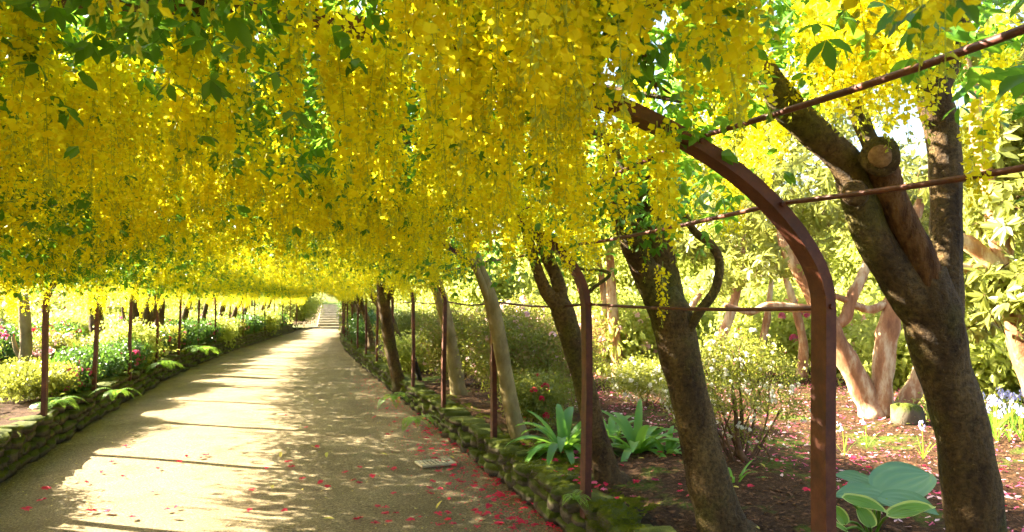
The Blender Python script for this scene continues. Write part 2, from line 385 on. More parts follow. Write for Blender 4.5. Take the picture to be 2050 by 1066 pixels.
# ------------------------------------------------------------------ templates
def t_raceme(seed, L, nf, hi):
    r = np.random.default_rng(seed); mb = MB()
    bend = r.uniform(-.03, .03, 2)
    def ax(t): return np.array([bend[0] * t * t, bend[1] * t * t, -L * t])
    sp = np.array([ax(t) for t in np.linspace(0, 1, 5)]); tube(mb, sp, np.linspace(.0015, .0008, 5), 3, m=1, cap=False)
    for k in range(nf):
        t = .10 + .90 * ((k + r.uniform(0, .9)) / nf)
        a = k * 2.4 + r.uniform(-.4, .4)
        open_ = t < .86
        rr = (.042 if open_ else .016) * (1 - .55 * t) * r.uniform(.75, 1.25)
        o = np.array([math.cos(a), math.sin(a), 0]); sd = np.array([-o[1], o[0], 0]); up = np.array([0, 0, 1.0])
        c = ax(t) + o * rr + up * r.uniform(-.008, .010)
        # local tilt of the flower
        tl = r.uniform(-.5, .9); f = unit(o * math.cos(tl) - up * math.sin(tl)); u = unit(up * math.cos(tl) + o * math.sin(tl))
        tw = r.uniform(-.6, .6); sd, u = sd * math.cos(tw) + u * math.sin(tw), u * math.cos(tw) - sd * math.sin(tw)
        s = r.uniform(.85, 1.15) * (.0195 if hi else .0245) * (1 - .25 * t)
        if hi: mb.add([ax(t) + up * .012, ax(t) + up * .010 , c - f * s * .4], [(0, 1, 2)], 1)
        if open_:
            b0 = c - f * s * .3
            if hi:
                V = [b0, b0 - sd * s * .75 + u * s * .35 + f * s * .25, b0 - sd * s * .62 + u * s * 1.1 - f * s * .05, b0 + u * s * 1.05 - f * s * .25, b0 + sd * s * .62 + u * s * 1.1 - f * s * .05, b0 + sd * s * .75 + u * s * .35 + f * s * .25]
                mb.add(V, [(0, 1, 2, 3), (0, 3, 4, 5)])
                k0 = b0 - u * s * .05
                V = [k0, k0 + f * s * .8 - sd * s * .42 - u * s * .1, k0 + f * s * 1.35 - u * s * .35, k0 + f * s * .8 + sd * s * .42 - u * s * .1, k0 + f * s * .7 - u * s * .62]
                mb.add(V, [(0, 1, 2), (0, 2, 3), (0, 4, 2)])
            else:
                mb.add([b0, b0 - sd * s * .8 + u * s * .6, b0 + u * s * 1.1, b0 + sd * s * .8 + u * s * .6], [(0, 1, 2, 3)])
                mb.add([b0, b0 + f * s * 1.1 - sd * s * .45 - u * s * .3, b0 + f * s * 1.1 + sd * s * .45 - u * s * .3], [(0, 1, 2)])
        else:
            q = s * .55; e = c - u * q * 2 + f * q
            mb.add([c, c + sd * q * .6 - u * q, c - sd * q * .6 - u * q, e], [(0, 1, 3), (0, 3, 2), (0, 2, 1)], 2)
    return template('raceme_shape', mb, [M['petal'], M['stalk'], M['bud']], smooth=False)
RAC_HI = [t_raceme(11 + i, L, nf, True) for i, (L, nf) in enumerate([(.38, 44), (.44, 52), (.50, 58), (.34, 40), (.42, 40)])]
RAC_LO = [t_raceme(31 + i, L, nf, False) for i, (L, nf) in enumerate([(.36, 26), (.42, 30), (.46, 34)])]

def leaflet(mb, b, d, nrm, L, Wd, m=0):
    d = unit(d); s = unit(np.cross(d, nrm)); n = np.cross(s, d)
    mb.add([b, b + d * L * .4 - s * Wd * .5 + n * Wd * .12, b + d * L * .45, b + d * L * .4 + s * Wd * .5 + n * Wd * .12, b + d * L - n * Wd * .2, b + d * L * .75 - s * Wd * .36 + n * Wd * .06, b + d * L * .75 + s * Wd * .36 + n * Wd * .06],
           [(0, 2, 5, 1), (2, 4, 5), (0, 3, 6, 2), (2, 6, 4)], m)
def t_trif(seed, nleaf, spread, size):
    r = np.random.default_rng(seed); mb = MB()
    for k in range(nleaf):
        p = r.normal(0, spread, 3) * np.array([1, 1, .55]); d = unit(np.array([r.normal(), r.normal(), r.uniform(-.9, .2)]))
        tip = p + d * r.uniform(.03, .06)
        s = unit(np.cross(d, [0, 0, 1])); nrm = unit(np.array([r.normal() * .5, r.normal() * .5, 1]))
        mb.add([p, p + s * .0015, tip], [(0, 1, 2)], 1)
        Lf = size * r.uniform(.75, 1.2)
        for q in (-1, 0, 1):
            dd = unit(d * (1 if q == 0 else .55) + s * q * .85 + np.array([0, 0, -.25]))
            leaflet(mb, tip, dd, nrm, Lf, Lf * .46)
    return template('leaf_spray_shape', mb, [M['lab_leaf'], M['stalk']])
TRIF = [t_trif(51 + i, 11, .11, .062) for i in range(4)]
def t_whorl(seed, mat, n, L, ratio, droop):
    r = np.random.default_rng(seed); mb = MB()
    tube(mb, [[0, 0, -L * .9], [0, 0, 0]], [.004, .003], 3, m=1, cap=False)
    for k in range(n):
        a = k * 2.4 + r.uniform(-.3, .3); el = r.uniform(-.5, .6)
        d = np.array([math.cos(a) * math.cos(el), math.sin(a) * math.cos(el), math.sin(el)])
        leaflet(mb, d * .01, d - np.array([0, 0, droop]), np.array([0, 0, 1.0]), L * r.uniform(.7, 1.15), L * ratio)
    return template('leaf_whorl_shape', mb, [mat, M['twig']])
RHO = [t_whorl(61 + i, M['rho_leaf'], 9, .12, .30, .25) for i in range(3)]
DRK = [t_whorl(65 + i, M['dark_leaf'], 9, .10, .34, .2) for i in range(3)]
def t_clump(seed, mat, n, spread, L, ratio=.5):
    r = np.random.default_rng(seed); mb = MB()
    for k in range(n):
        p = r.normal(0, spread, 3); d = unit(r.normal(0, 1, 3) + unit(p) * .8)
        leaflet(mb, p, d, unit(np.array([r.normal() * .6, r.normal() * .6, 1])), L * r.uniform(.7, 1.25), L * ratio)
    return template('leaf_clump_shape', mb, [mat])
AZ = [t_clump(71 + i, M['az_leaf'], 22, .05, .032) for i in range(3)]
AZB = [t_clump(74 + i, M['bronze_leaf'], 20, .05, .032) for i in range(2)]
BRT = [t_clump(77 + i, M['bright_leaf'], 22, .10, .065) for i in range(3)]
DSM = [t_clump(81 + i, M['dark_leaf'], 22, .06, .042) for i in range(3)]
def t_bloom(seed, mat, nfl, R0, s):
    r = np.random.default_rng(seed); mb = MB()
    for k in range(nfl):
        d = unit(np.array([r.normal(), r.normal(), abs(r.normal()) + .3])); c = d * R0
        a0 = unit(np.cross(d, [.3, .2, .9])); b0 = np.cross(d, a0)
        for j in range(5):
            a = j * 2 * PI / 5 + r.uniform(-.15, .15); o = a0 * math.cos(a) + b0 * math.sin(a); t = a0 * -math.sin(a) + b0 * math.cos(a)
            mb.add([c - d * s * .4, c + o * s * .6 - t * s * .38 + d * s * .1, c + o * s * 1.05 - d * s * .05, c + o * s * .6 + t * s * .38 + d * s * .1], [(0, 1, 2, 3)])
    return template('blossom_shape', mb, [mat])
BL = {k: [t_bloom(91 + i, M[k], 6, .03, .024) for i in range(2)] for k in ('pink', 'crimson', 'palepink', 'white')}
def t_fern(seed, L):
    r = np.random.default_rng(seed); mb = MB()
    p = np.zeros(3); d = unit(np.array([.35, 0, 1.0])); n = 18; s = np.array([0, 1.0, 0])
    for i in range(n):
        t = i / (n - 1); q = p + d * L / n
        mb.add([p - s * .002, p + s * .002, q], [(0, 1, 2)])
        w = L * .20 * math.sin(PI * (.12 + .86 * t)) ** .8
        for sg in (-1, 1):
            dd = unit(s * sg + d * .35 + np.array([0, 0, -.12])); nn = np.cross(s, d)
            leaflet(mb, p, dd, nn, w, L / n * .62)
        p = q; d = unit(d + np.array([.06, 0, -.14]))
    return mb.mesh('frond_shape', [M['fern']])
FROND = [t_fern(101, .42), t_fern(102, .34)]
def t_moss(seed):
    r = np.random.default_rng(seed); mb = MB()
    for k in range(22):
        p = np.array([r.normal(0, .018), r.normal(0, .018), 0]); d = unit(np.array([r.normal(0, .5), r.normal(0, .5), 1])); L = r.uniform(.012, .03); s = unit(np.cross(d, [1, .3, 0])) * .004
        mb.add([p - s, p + s, p + d * L], [(0, 1, 2)])
    return template('moss_shape', mb, [M['moss']])
MOSS = [t_moss(111 + i) for i in range(3)]
def t_flake(seed, mat, s):
    r = np.random.default_rng(seed); mb = MB()
    a = np.sort(r.uniform(0, 2 * PI, 5)); rad = r.uniform(.5, 1, 5) * s
    V = np.stack([np.cos(a) * rad * 1.5, np.sin(a) * rad * .7, r.uniform(0, .35, 5) * s], 1)
    mb.add(V, [(0, 1, 2), (0, 2, 3), (0, 3, 4)]); return template('flake_shape', mb, [mat], False)
CHIP = [t_flake(121 + i, M['mulchchip'], .022) for i in range(4)]
FLK = [t_flake(126 + i, M['brownflake'], .007) for i in range(3)] + [t_flake(129, M['yleaf'], .007)]
PPET = [t_flake(131 + i, M['pink'], .02) for i in range(2)] + [t_flake(134, M['palepink'], .02)]
CPET = [t_flake(135 + i, M['crimson'], .018) for i in range(3)]
def t_fallen(seed, mat):
    r = np.random.default_rng(seed); mb = MB()
    for j in range(7):
        a = j * 2 * PI / 6 + r.uniform(-.4, .4); o = np.array([math.cos(a), math.sin(a), 0]); t = np.array([-o[1], o[0], 0]); s = r.uniform(.020, .032); z = r.uniform(.006, .024)
        b = o * -.004 + np.array([0, 0, .004])
        mb.add([b, b + o * s * .6 - t * s * .42 + [0, 0, z * .7], b + o * s * .65 + [0, 0, z * .35], b + o * s * .6 + t * s * .42 + [0, 0, z * .7], b + o * s * 1.1 + [0, 0, z * .3]], [(0, 2, 1), (0, 3, 2), (1, 2, 4), (2, 3, 4)])
    return mb.mesh('fallen_blossom_shape', [mat])
FALLEN = [t_fallen(141 + i, M['crimson']) for i in range(4)]
FALLENP = [t_fallen(146 + i, M['pink']) for i in range(3)]

# ------------------------------------------------------------------ setting
def zR(x, y):
    u = np.asarray(x, float) - (cxy(y) + hw(y)); return RBED + .05 * vnoise(x, y, 1.6, 3) + .02 * vnoise(x, y, 6, 4) + np.clip(u - 9, 0, None) * .05
def zL(x, y):
    u = (cxy(y) - hw(y)) - np.asarray(x, float); return LBED + .04 * vnoise(x, y, 1.6, 5) + np.clip(u - 1.5, 0, None) * .045
def grid_obj(name, X, Y, Z, mat):
    n, m = X.shape; mb = MB(); F = []
    for i in range(n - 1):
        for j in range(m - 1):
            a = i * m + j; F.append((a, a + 1, a + m + 1, a + m))
    mb.add(np.stack([X.ravel(), Y.ravel(), Z.ravel()], 1), F)
    return structure(link(name, mb.mesh(name, [mat])))
ys = np.concatenate([np.arange(-9, 20, .3), np.arange(20, 49.3, .8)])
us = np.concatenate([np.linspace(.12, 9, 46), np.linspace(9.6, 60, 24)])
Y, U = np.meshgrid(ys, us, indexing='ij')
X = cxy(Y) + hw(Y) + U
grid_obj('garden_bed_right', X, Y, zR(X, Y) - .12 * (U < .14), M['mulch'])
X = (cxy(Y) - hw(Y) - U)[:, ::-1]; Yl = Y[:, ::-1]
grid_obj('garden_bed_left', X, Yl, zL(X, Yl), M['mulch'])
t = np.linspace(-1, 1, 17); Yp, T = np.meshgrid(np.concatenate([ys, [49.6]]), t, indexing='ij')
X = cxy(Yp) + T * (hw(Yp) + .16)
grid_obj('path', X, Yp, .004 + .012 * vnoise(X, Yp, 2.2, 8) - .02 * np.abs(T) ** 3, M['path'])
Yb, Xb = np.meshgrid(np.linspace(49.0, 110, 50), np.linspace(-60, 65, 70), indexing='ij')
grid_obj('bank', Xb, Yb, -.05 + np.clip(Yb - 49.4, 0, 40) * .16 + .15 * vnoise(Xb, Yb, .5, 9), M['ground'])
mb = MB(); s = 400; mb.add([[-s, -s, -.35], [s, -s, -.35], [s, s, -.35], [-s, s, -.35]], [(0, 1, 2, 3)])
structure(link('ground', mb.mesh('ground', [M['ground']])))

# ------------------------------------------------------------------ dry stone walls, every near stone an object
def stone_verts(seed):
    r = np.random.default_rng(seed); idx = {}; V = []; F = []
    def vid(p):
        if p not in idx: idx[p] = len(V); V.append(p)
        return idx[p]
    for axis in range(3):
        for sg in (0, 2):
            for a in range(2):
                for b in range(2):
                    q = []
                    for da, db in ((0, 0), (1, 0), (1, 1), (0, 1)):
                        c = [0, 0, 0]; c[axis] = sg; c[(axis + 1) % 3] = a + da; c[(axis + 2) % 3] = b + db; q.append(vid(tuple(c)))
                    F.append(tuple(q if sg else q[::-1]))
    P = np.array(V, float) - 1
    P /= ((np.abs(P) ** 5).sum(1) ** .2)[:, None]
    P *= .5 * (1 + r.normal(0, .13, P.shape)); return P, F
STONES = []
for i in range(8):
    P, F = stone_verts(200 + i); mb = MB(); mb.add(P, F); STONES.append((mb.mesh('stone_shape', [M['stone']]), P, F))
def dry_wall(label, side, y0, y1, height, courses, depth, most):
    edge = (lambda y: cxy(y) + hw(y)) if side > 0 else (lambda y: cxy(y) - hw(y))
    root = thing('stone_wall', (float(edge(y0)), y0, 0), label, 'wall')
    mb = MB(); yy = np.arange(y0, y1, .4); e = edge(yy)
    a = np.stack([e + side * .10, yy, np.full_like(yy, -.1)], 1); b = np.stack([e + side * .12, yy, np.full_like(yy, height * .88)], 1); c = np.stack([e + side * (.12 + depth), yy, np.full_like(yy, height * .86)], 1)
    n = len(yy); F = []
    for i in range(n - 1): F += [(i, i + 1, n + i + 1, n + i), (n + i, n + i + 1, 2 * n + i + 1, 2 * n + i)]
    mb.add(np.concatenate([a, b, c]), F); link('earth_core', mb.mesh('earth_core', [M['earth']]), root)
    todo = []
    for k in range(courses):
        h = height / courses; y = y0 + R.uniform(0, .2)
        while y < y1:
            L = R.uniform(.13, .36) if k < courses - 1 else R.uniform(.18, .42)
            hh = h * R.uniform(.92, 1.35); yc = y + L / 2
            top = k == courses - 1
            todo.append((yc, float(edge(yc)) + side * (.10 + .02 * k + R.normal(0, .018)), (k + .5) * h + R.normal(0, .012) + (.012 if top else 0), L * 1.04, (depth if top else .24) * R.uniform(.8, 1.15), hh, R.normal(0, .09), R.normal(0, .06)))
            y += L
    todo.sort(); far = MB()
    for j, (yc, xc, zc, L, D, H, rz, rx) in enumerate(todo):
        me, P, F = STONES[int(R.integers(0, 8))]
        flip = R.integers(0, 2) * PI
        if j < most:
            o = link('stone', me, root, (xc, yc, zc)); o.scale = (D, L, H); o.rotation_euler = (rx, 0, rz + flip)
        else: far.add(P * np.array([D, L, H]) + np.array([xc, yc, zc]), F)
    if far.n:
        o = link('distant_stones', far.mesh('distant_stones', [M['stone']]), root); o['kind'] = 'stuff'
    return root, todo
rw, rst = dry_wall('low mossy stone wall edging the path beside the bark mulch bed', 1, 3.0, 46, .30, 3, .30, 300)
lw, lst = dry_wall('dark dry stone wall holding up the bed of pink azaleas', -1, 5.5, 41, .41, 4, .28, 300)
for root, lst_, side, n0, h in ((rw, rst, 1, 8000, .30), (lw, lst, -1, 1600, .41)):
    n = n0; y = 3 + 22 * R.random(n) ** 1.6; e = cxy(y) + side * hw(y)
    v = R.random(n); topz = h + .012 + .03 * vnoise(e, y, 11, 12)
    x = np.where(v < .65, e + side * R.uniform(.0, .42, n), e + side * R.uniform(-.03, .03, n)); z = np.where(v < .65, topz, R.uniform(.1, h, n))
    keep = vnoise(x + z, y, 4.5, 13) > (-.15 if side > 0 else .35)
    rot = np.stack([R.normal(0, .3, n), np.where(v < .65, R.normal(0, .3, n), -side * 1.1), R.uniform(0, .3, n)], 1)
    scatter('moss', 'moss', MOSS, np.stack([x, y, z], 1)[keep], rot[keep], R.uniform(.35, .75, n)[keep], root)

# ------------------------------------------------------------------ iron arches and tie rods
def hoop_mesh(y, full=True):
    z0 = RBED - .1; A = []
    for z in np.linspace(z0, SPRING, 8)[:-1]:
        x, _ = arch_pt(y, 0); A.append((x, z, 1, 0))
    for a in np.linspace(0, PI, 49):
        x, z = arch_pt(y, a); A.append((x, z, math.cos(a) * RISE, math.sin(a) * (hw(y) + .07)))
    for z in np.linspace(SPRING, LBED - .1, 8)[1:]:
        x, _ = arch_pt(y, PI); A.append((x, z, -1, 0))
    V = []; wy, tt = .043, .024
    for i, (x, z, nx, nz) in enumerate(A):
        l = math.hypot(nx, nz); nx /= l; nz /= l
        x += .006 * math.sin(i * .7 + y); yj = y + .008 * math.sin(i * .4 + y * 3)
        for sy, so in ((-1, -1), (1, -1), (1, 1), (-1, 1)): V.append((x + nx * tt * so, yj + wy * sy, z + nz * tt * so))
    mb = MB(); F = []
    for i in range(len(A) - 1):
        for j in range(4): k = (j + 1) % 4; F.append((4 * i + j, 4 * i + k, 4 * i + 4 + k, 4 * i + 4 + j))
    F += [(3, 2, 1, 0), tuple(4 * (len(A) - 1) + j for j in range(4))]
    mb.add(V, F); return mb.mesh('hoop', [M['rust']], smooth=False)
ROD_A = [0.015, .44, .72, 1.03, PI / 2, PI - 1.03, PI - .72, PI - .44]
near_lab = {0: 'rust-brown iron hoop rising overhead behind the first laburnum trunks', 1: 'thick rusty iron hoop whose leg stands beside the blue-green hosta', 2: 'rusty iron hoop whose leg stands beside the glossy strap-leaved clump',
            3: 'rusty iron hoop with its leg on the mossy wall by the iron grate', 4: 'rusty iron hoop with its leg among ferns on the mossy wall'}
clamp = MB(); box(clamp, (0, 0, 0), (.075, .105, .05)); clamp_me = clamp.mesh('clamp', [M['rust']], False)
bolt = MB(); tube(bolt, [[0, -.006, 0], [0, .006, 0]], .011, 6); bolt_me = bolt.mesh('bolt', [M['rust']], False)
for k, y in enumerate(ARCH_Y):
    x, _ = arch_pt(y, 0)
    if k in near_lab: t_ = thing('iron_arch', (x, y, RBED), near_lab[k], 'arch')
    else: t_ = thing('iron_arch', (x, y, RBED), 'slim rusty iron hoop straddling the farther stretch of the flower tunnel', 'arch', 'iron hoops farther down the tunnel')
    link('hoop', hoop_mesh(y), t_)
    if k < 5:
        for a in ROD_A:
            xx, zz = arch_pt(y, a, .024)
            c = link('bolt', bolt_me, t_, (xx - .02 * math.cos(a), y - .052, zz - .02 * math.sin(a))); c.rotation_euler = (0, -a, 0)
ROD_L = ['lowest rusty rod on the laburnum side, at the hoops\' springing', 'rusty rod tied to the sawn-off limb of the big trunk', 'rusty rod above the one tied to the sawn limb', 'rusty rod half hidden in leaves high on the laburnum trunk side', 'rusty ridge rod hidden in blossom along the tunnel top',
         'rusty rod high in the blossom on the azalea side', 'rusty rod in the blossom over the azalea side', 'rusty rod under the blossom fringe on the azalea side', 'lowest rusty rod along the posts on the azalea wall']
for i, a in enumerate(ROD_A):
    y0 = 2.4 if i == 0 else -.2
    yy = np.arange(y0, ARCH_Y[-1], .2); ph = (yy - .04) / 2.36
    sag = -.028 * np.sin(PI * (ph % 1.0)) + .006 * np.sin(yy * 2.1 + i)
    o = np.array([arch_pt(v, a, .034) for v in yy]); mb = MB()
    tube(mb, np.stack([o[:, 0] + .01 * np.sin(yy * .9 + i), yy, o[:, 1] + sag], 1), .0105, 6, m=0)
    tag(link('tie_rod', mb.mesh('tie_rod', [M['rust']])), ROD_L[i], 'rod')

# ------------------------------------------------------------------ laburnum trees
def limb_from_px(spec, n, taper=1.0):
    P = np.array([at(px, py, d) for px, py, d, w in spec]); r = np.array([w * .5 * d / FPX for px, py, d, w in spec])
    t = np.linspace(0, len(spec) - 1, n); return catmull(P, n), np.interp(t, np.arange(len(spec)), r)
TREES = []     # (side, y, root)
def px_tree(label, side, limbs, bark='bark', odd=None):
    b = at(*limbs[0][0][:3]); root = thing('laburnum_tree', b, label, 'tree')
    for i, sp in enumerate(limbs):
        n = max(14, 6 * len(sp)); P, r = limb_from_px(sp, n)
        mb = MB(); tube(mb, P, r, 14 if i == 0 else 10, bump=.045, seed=int(b[1] * 10) + i)
        link('trunk' if i == 0 else 'limb', mb.mesh('trunk', [M[(odd or {}).get(i, bark)]]), root)
    TREES.append((side, b[1], root)); return root
T1 = px_tree('stout forked laburnum with a sawn-off limb, beside the blue-green hosta', 1, [
    [(1962, 1290, 2.96, 128), (1958, 1150, 2.95, 112), (1948, 1000, 2.94, 104), (1922, 850, 2.93, 102), (1885, 720, 2.92, 100), (1862, 620, 2.90, 112), (1850, 540, 2.88, 84)],
    [(1862, 640, 2.90, 92), (1800, 560, 2.88, 82), (1745, 470, 2.86, 72), (1715, 380, 2.84, 70), (1690, 320, 2.82, 66), (1625, 262, 2.78, 62), (1570, 205, 2.74, 66), (1530, 140, 2.70, 46), (1480, 90, 2.66, 34), (1400, 60, 2.62, 24)],
    [(1872, 640, 2.88, 76), (1842, 520, 2.85, 62), (1800, 430, 2.82, 58), (1772, 360, 2.79, 60), (1760, 318, 2.76, 66)],
    [(1880, 640, 2.92, 84), (1893, 500, 2.93, 62), (1893, 380, 2.94, 58), (1886, 260, 2.95, 62), (1862, 170, 2.95, 70), (1850, 60, 2.95, 52), (1890, -90, 2.95, 34)],
    [(1870, 190, 2.95, 50), (1912, 110, 2.97, 34), (1924, 40, 2.98, 30), (1930, -80, 3.0, 24)],
    [(1770, 345, 2.83, 40), (1735, 270, 2.86, 34), (1700, 190, 2.86, 34), (1660, 120, 2.86, 30), (1600, 60, 2.84, 24)],
], odd={2: 'bark_orange'})
mb = MB(); c = at(1762, 314, 2.70); e = unit(CAM - c + np.array([0, 0, .1])); tube(mb, [c + e * -.04, c + e * .025, c + e * .035], [.072, .070, .050], 14, bump=.06, m=0)
link('callus', mb.mesh('callus', [M['bark']]), T1)
mb = MB(); tube(mb, [c + e * .03, c + e * .042], [.044, .038], 12, bump=.05); link('sawn_face', mb.mesh('sawn_face', [M['cut']]), T1)
mb = MB(); c2 = at(1712, 388, 2.74); e2 = unit(CAM - c2); tube(mb, [c2 - e2 * .03, c2 + e2 * .012, c2 + e2 * .02], [.05, .044, .03], 12, bump=.06); link('knot', mb.mesh('knot', [M['bark']]), T1)
T2 = px_tree('straight laburnum trunk forking in two, with a crooked side branch', 1, [
    [(1462, 1085, 4.52, 128), (1446, 1055, 4.52, 100), (1425, 985, 4.52, 86), (1395, 860, 4.52, 78), (1368, 740, 4.50, 78), (1345, 640, 4.48, 84), (1325, 580, 4.46, 60)],
    [(1345, 650, 4.48, 74), (1312, 585, 4.44, 58), (1275, 510, 4.40, 50), (1245, 430, 4.34, 46), (1225, 370, 4.28, 40), (1205, 310, 4.2, 30)],
    [(1345, 640, 4.50, 66), (1330, 550, 4.52, 60), (1308, 460, 4.52, 56), (1285, 390, 4.5, 52), (1265, 345, 4.46, 50), (1230, 290, 4.36, 32), (1150, 240, 4.25, 22)],
    [(1378, 660, 4.42, 22), (1402, 622, 4.38, 20), (1432, 580, 4.36, 19), (1440, 525, 4.36, 18), (1425, 492, 4.37, 17), (1392, 465, 4.38, 16), (1365, 425, 4.38, 15), (1330, 385, 4.4, 14), (1290, 350, 4.4, 12)],
])
T3 = px_tree('leaning laburnum trunk behind the strap-leaved clump, with a wavy twig', 1, [
    [(1232, 975, 5.70, 72), (1216, 952, 5.70, 56), (1195, 880, 5.70, 46), (1172, 780, 5.68, 45), (1148, 690, 5.66, 45), (1125, 620, 5.64, 46), (1112, 585, 5.62, 34)],
    [(1122, 620, 5.62, 34), (1092, 580, 5.58, 26), (1072, 530, 5.54, 22), (1056, 470, 5.5, 20), (1040, 420, 5.4, 16)],
    [(1128, 630, 5.64, 34), (1118, 570, 5.62, 28), (1098, 520, 5.6, 26), (1078, 470, 5.55, 24), (1050, 420, 5.45, 18)],
    [(1160, 598, 5.5, 8), (1190, 575, 5.5, 7), (1220, 552, 5.5, 7), (1205, 542, 5.5, 6), (1160, 538, 5.5, 6), (1130, 515, 5.5, 6), (1095, 468, 5.5, 6)],
])
T4 = px_tree('sunlit-toned smooth laburnum trunk rising from moss and crimson petals', 1, [
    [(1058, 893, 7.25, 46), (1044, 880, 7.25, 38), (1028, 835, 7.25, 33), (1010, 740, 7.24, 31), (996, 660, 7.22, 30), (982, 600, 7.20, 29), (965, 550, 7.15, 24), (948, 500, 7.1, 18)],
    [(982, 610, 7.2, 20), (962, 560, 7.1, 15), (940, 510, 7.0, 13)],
], 'bark_lit_tone')
T5 = px_tree('sunlit-toned laburnum trunk standing within the green azalea bushes', 1, [
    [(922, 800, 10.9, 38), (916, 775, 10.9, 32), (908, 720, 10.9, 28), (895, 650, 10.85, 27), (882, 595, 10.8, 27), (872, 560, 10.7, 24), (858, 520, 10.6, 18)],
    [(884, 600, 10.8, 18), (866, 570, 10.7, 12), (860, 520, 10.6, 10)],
], 'bark_lit_tone')
T6 = px_tree('dark laburnum trunk leaning beside a hoop leg by the stake', 1, [
    [(800, 782, 12.7, 30), (795, 755, 12.7, 27), (783, 700, 12.7, 25), (773, 640, 12.6, 24), (768, 600, 12.5, 26), (762, 560, 12.4, 20)],
    [(770, 610, 12.5, 14), (784, 585, 12.4, 10), (790, 560, 12.3, 8)],
])
L1 = px_tree('sunlit-toned leaning laburnum trunk with a short side twig, by the azalea wall', -1, [
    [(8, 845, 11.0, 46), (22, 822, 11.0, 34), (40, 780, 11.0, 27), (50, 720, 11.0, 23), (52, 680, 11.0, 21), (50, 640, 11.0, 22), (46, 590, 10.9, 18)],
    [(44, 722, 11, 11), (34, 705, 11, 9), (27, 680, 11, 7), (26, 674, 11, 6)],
], 'bark_lit_tone')
L2 = px_tree('thick dark laburnum trunk among the pink azaleas', -1, [
    [(206, 735, 15.5, 34), (200, 705, 15.5, 29), (194, 660, 15.5, 27), (190, 620, 15.5, 28), (186, 570, 15.3, 22)],
    [(192, 640, 15.5, 18), (206, 600, 15.3, 13), (215, 560, 15.1, 10)],
])
L3 = px_tree('dark many-limbed laburnum trunk beside magenta azaleas', -1, [
    [(258, 725, 17.0, 40), (270, 700, 17.0, 34), (284, 675, 17.0, 30), (292, 650, 17.0, 28), (300, 610, 16.9, 22), (312, 575, 16.8, 18)],
    [(288, 665, 17, 20), (274, 640, 17, 17), (270, 600, 16.9, 15), (276, 565, 16.8, 12)],
    [(284, 668, 17, 10), (266, 655, 17, 8), (250, 640, 17, 6), (245, 615, 17, 5)],
    [(296, 650, 17, 15), (312, 620, 16.9, 15), (318, 585, 16.8, 13)],
])
L4 = px_tree('upright laburnum trunk covered in moss behind the fern', -1, [
    [(316, 705, 19.0, 24), (317, 670, 19.0, 20), (319, 630, 19, 19), (324, 580, 18.9, 15)],
])
def gen_tree(side, y, label, group=None):
    r = np.random.default_rng(int(y * 17) + (5 if side > 0 else 0))
    e = float(cxy(y) + side * (hw(y) + r.uniform(.35, .7))); z0 = (zR if side > 0 else zL)(e, y) - .08
    base = np.array([e, y, float(z0)]); root = thing('laburnum_tree', base, label, 'tree', group)
    lean = -side * r.uniform(.25, .55); rr = r.uniform(.075, .115)
    top = base + np.array([lean * .7, r.uniform(-.15, .15), r.uniform(1.25, 1.6)])
    P = catmull([base, base + (top - base) * [.25, .3, .4] + [0, 0, 0], base + (top - base) * [.6, .6, .75], top], 12)
    mb = MB(); tube(mb, P, np.linspace(rr, rr * .75, 12) * (1 + .45 * np.exp(-np.arange(12) / 1.2)), 9, bump=.05, seed=int(y)); link('trunk', mb.mesh('trunk', [M['bark']]), root)
    for k in range(int(r.integers(2, 4))):
        yy = y + r.uniform(-.9, .9); a = r.uniform(.35, 1.3); a = a if side > 0 else PI - a
        x, z = arch_pt(yy, a, .10); q = np.array([float(x), yy, float(z)])
        x1, z1 = arch_pt((y + yy) / 2, .12 if side > 0 else PI - .12, .06)
        P = catmull([top - [0, 0, .1], (top + q) / 2 * [.5, 1, 1] + np.array([float(x1) * .5, 0, .02]), q], 10); mb = MB(); tube(mb, P, np.linspace(rr * .6, rr * .25, 10), 7, bump=.05); link('limb', mb.mesh('limb', [M['bark']]), root)
    TREES.append((side, y, root)); return root
gen_tree(-1, 1.6, 'laburnum whose golden blossom hangs thickest over the near path edge')
gen_tree(-1, 4.4, 'laburnum whose blossom curtain hangs over the shaded side of the path')
gen_tree(-1, 7.2, 'laburnum whose blossom hangs above the mossy end of the azalea wall')
yy = 15.6
while yy < 45:
    gen_tree(1, yy, 'slim laburnum in the far row along the mossy low wall', 'far laburnums along the mossy wall')
    yy += 2.5
yy = 21.5
while yy < 38:
    gen_tree(-1, yy, 'slim laburnum in the far row along the azalea wall', 'far laburnums along the azalea wall')
    yy += 2.5

# overhead branches lying on the hoops, owned by the trees
def owner(x, y):
    side = np.where(np.asarray(x) > cxy(y), 1, -1); y = np.asarray(y)
    best = np.zeros(len(y), int); bd = np.full(len(y), 1e9)
    for i, (s_, ty, _) in enumerate(TREES):
        d = np.where(side == s_, np.abs(y - ty), 1e8); k = d < bd; best[k] = i; bd[k] = d[k]
    return best
for i, (s_, ty, root) in enumerate(TREES):
    if ty > 24: continue
    for k in range(4 if ty < 12 else 2):
        a0 = R.uniform(.75, .95); a1 = a0 + R.uniform(.5, 1.0); y1 = ty + R.uniform(-1.6, 1.6); m = 9
        tt = np.linspace(0, 1, m); aa = a0 + (a1 - a0) * tt; aa = aa if s_ > 0 else PI - aa; yv = ty + (y1 - ty) * tt + .15 * np.sin(tt * 5 + k)
        o = np.array([arch_pt(yv[q], aa[q], .10 + .06 * math.sin(q * 1.1 + k)) for q in range(m)])
        mb = MB(); tube(mb, catmull(np.stack([o[:, 0], yv, o[:, 1]], 1), 20), np.interp(np.linspace(0, 1, 20), [0, .15, .6, 1], [.004, .016, .014, .004]), 6, bump=.08, seed=k); link('branch', mb.mesh('branch', [M['bark']]), root)

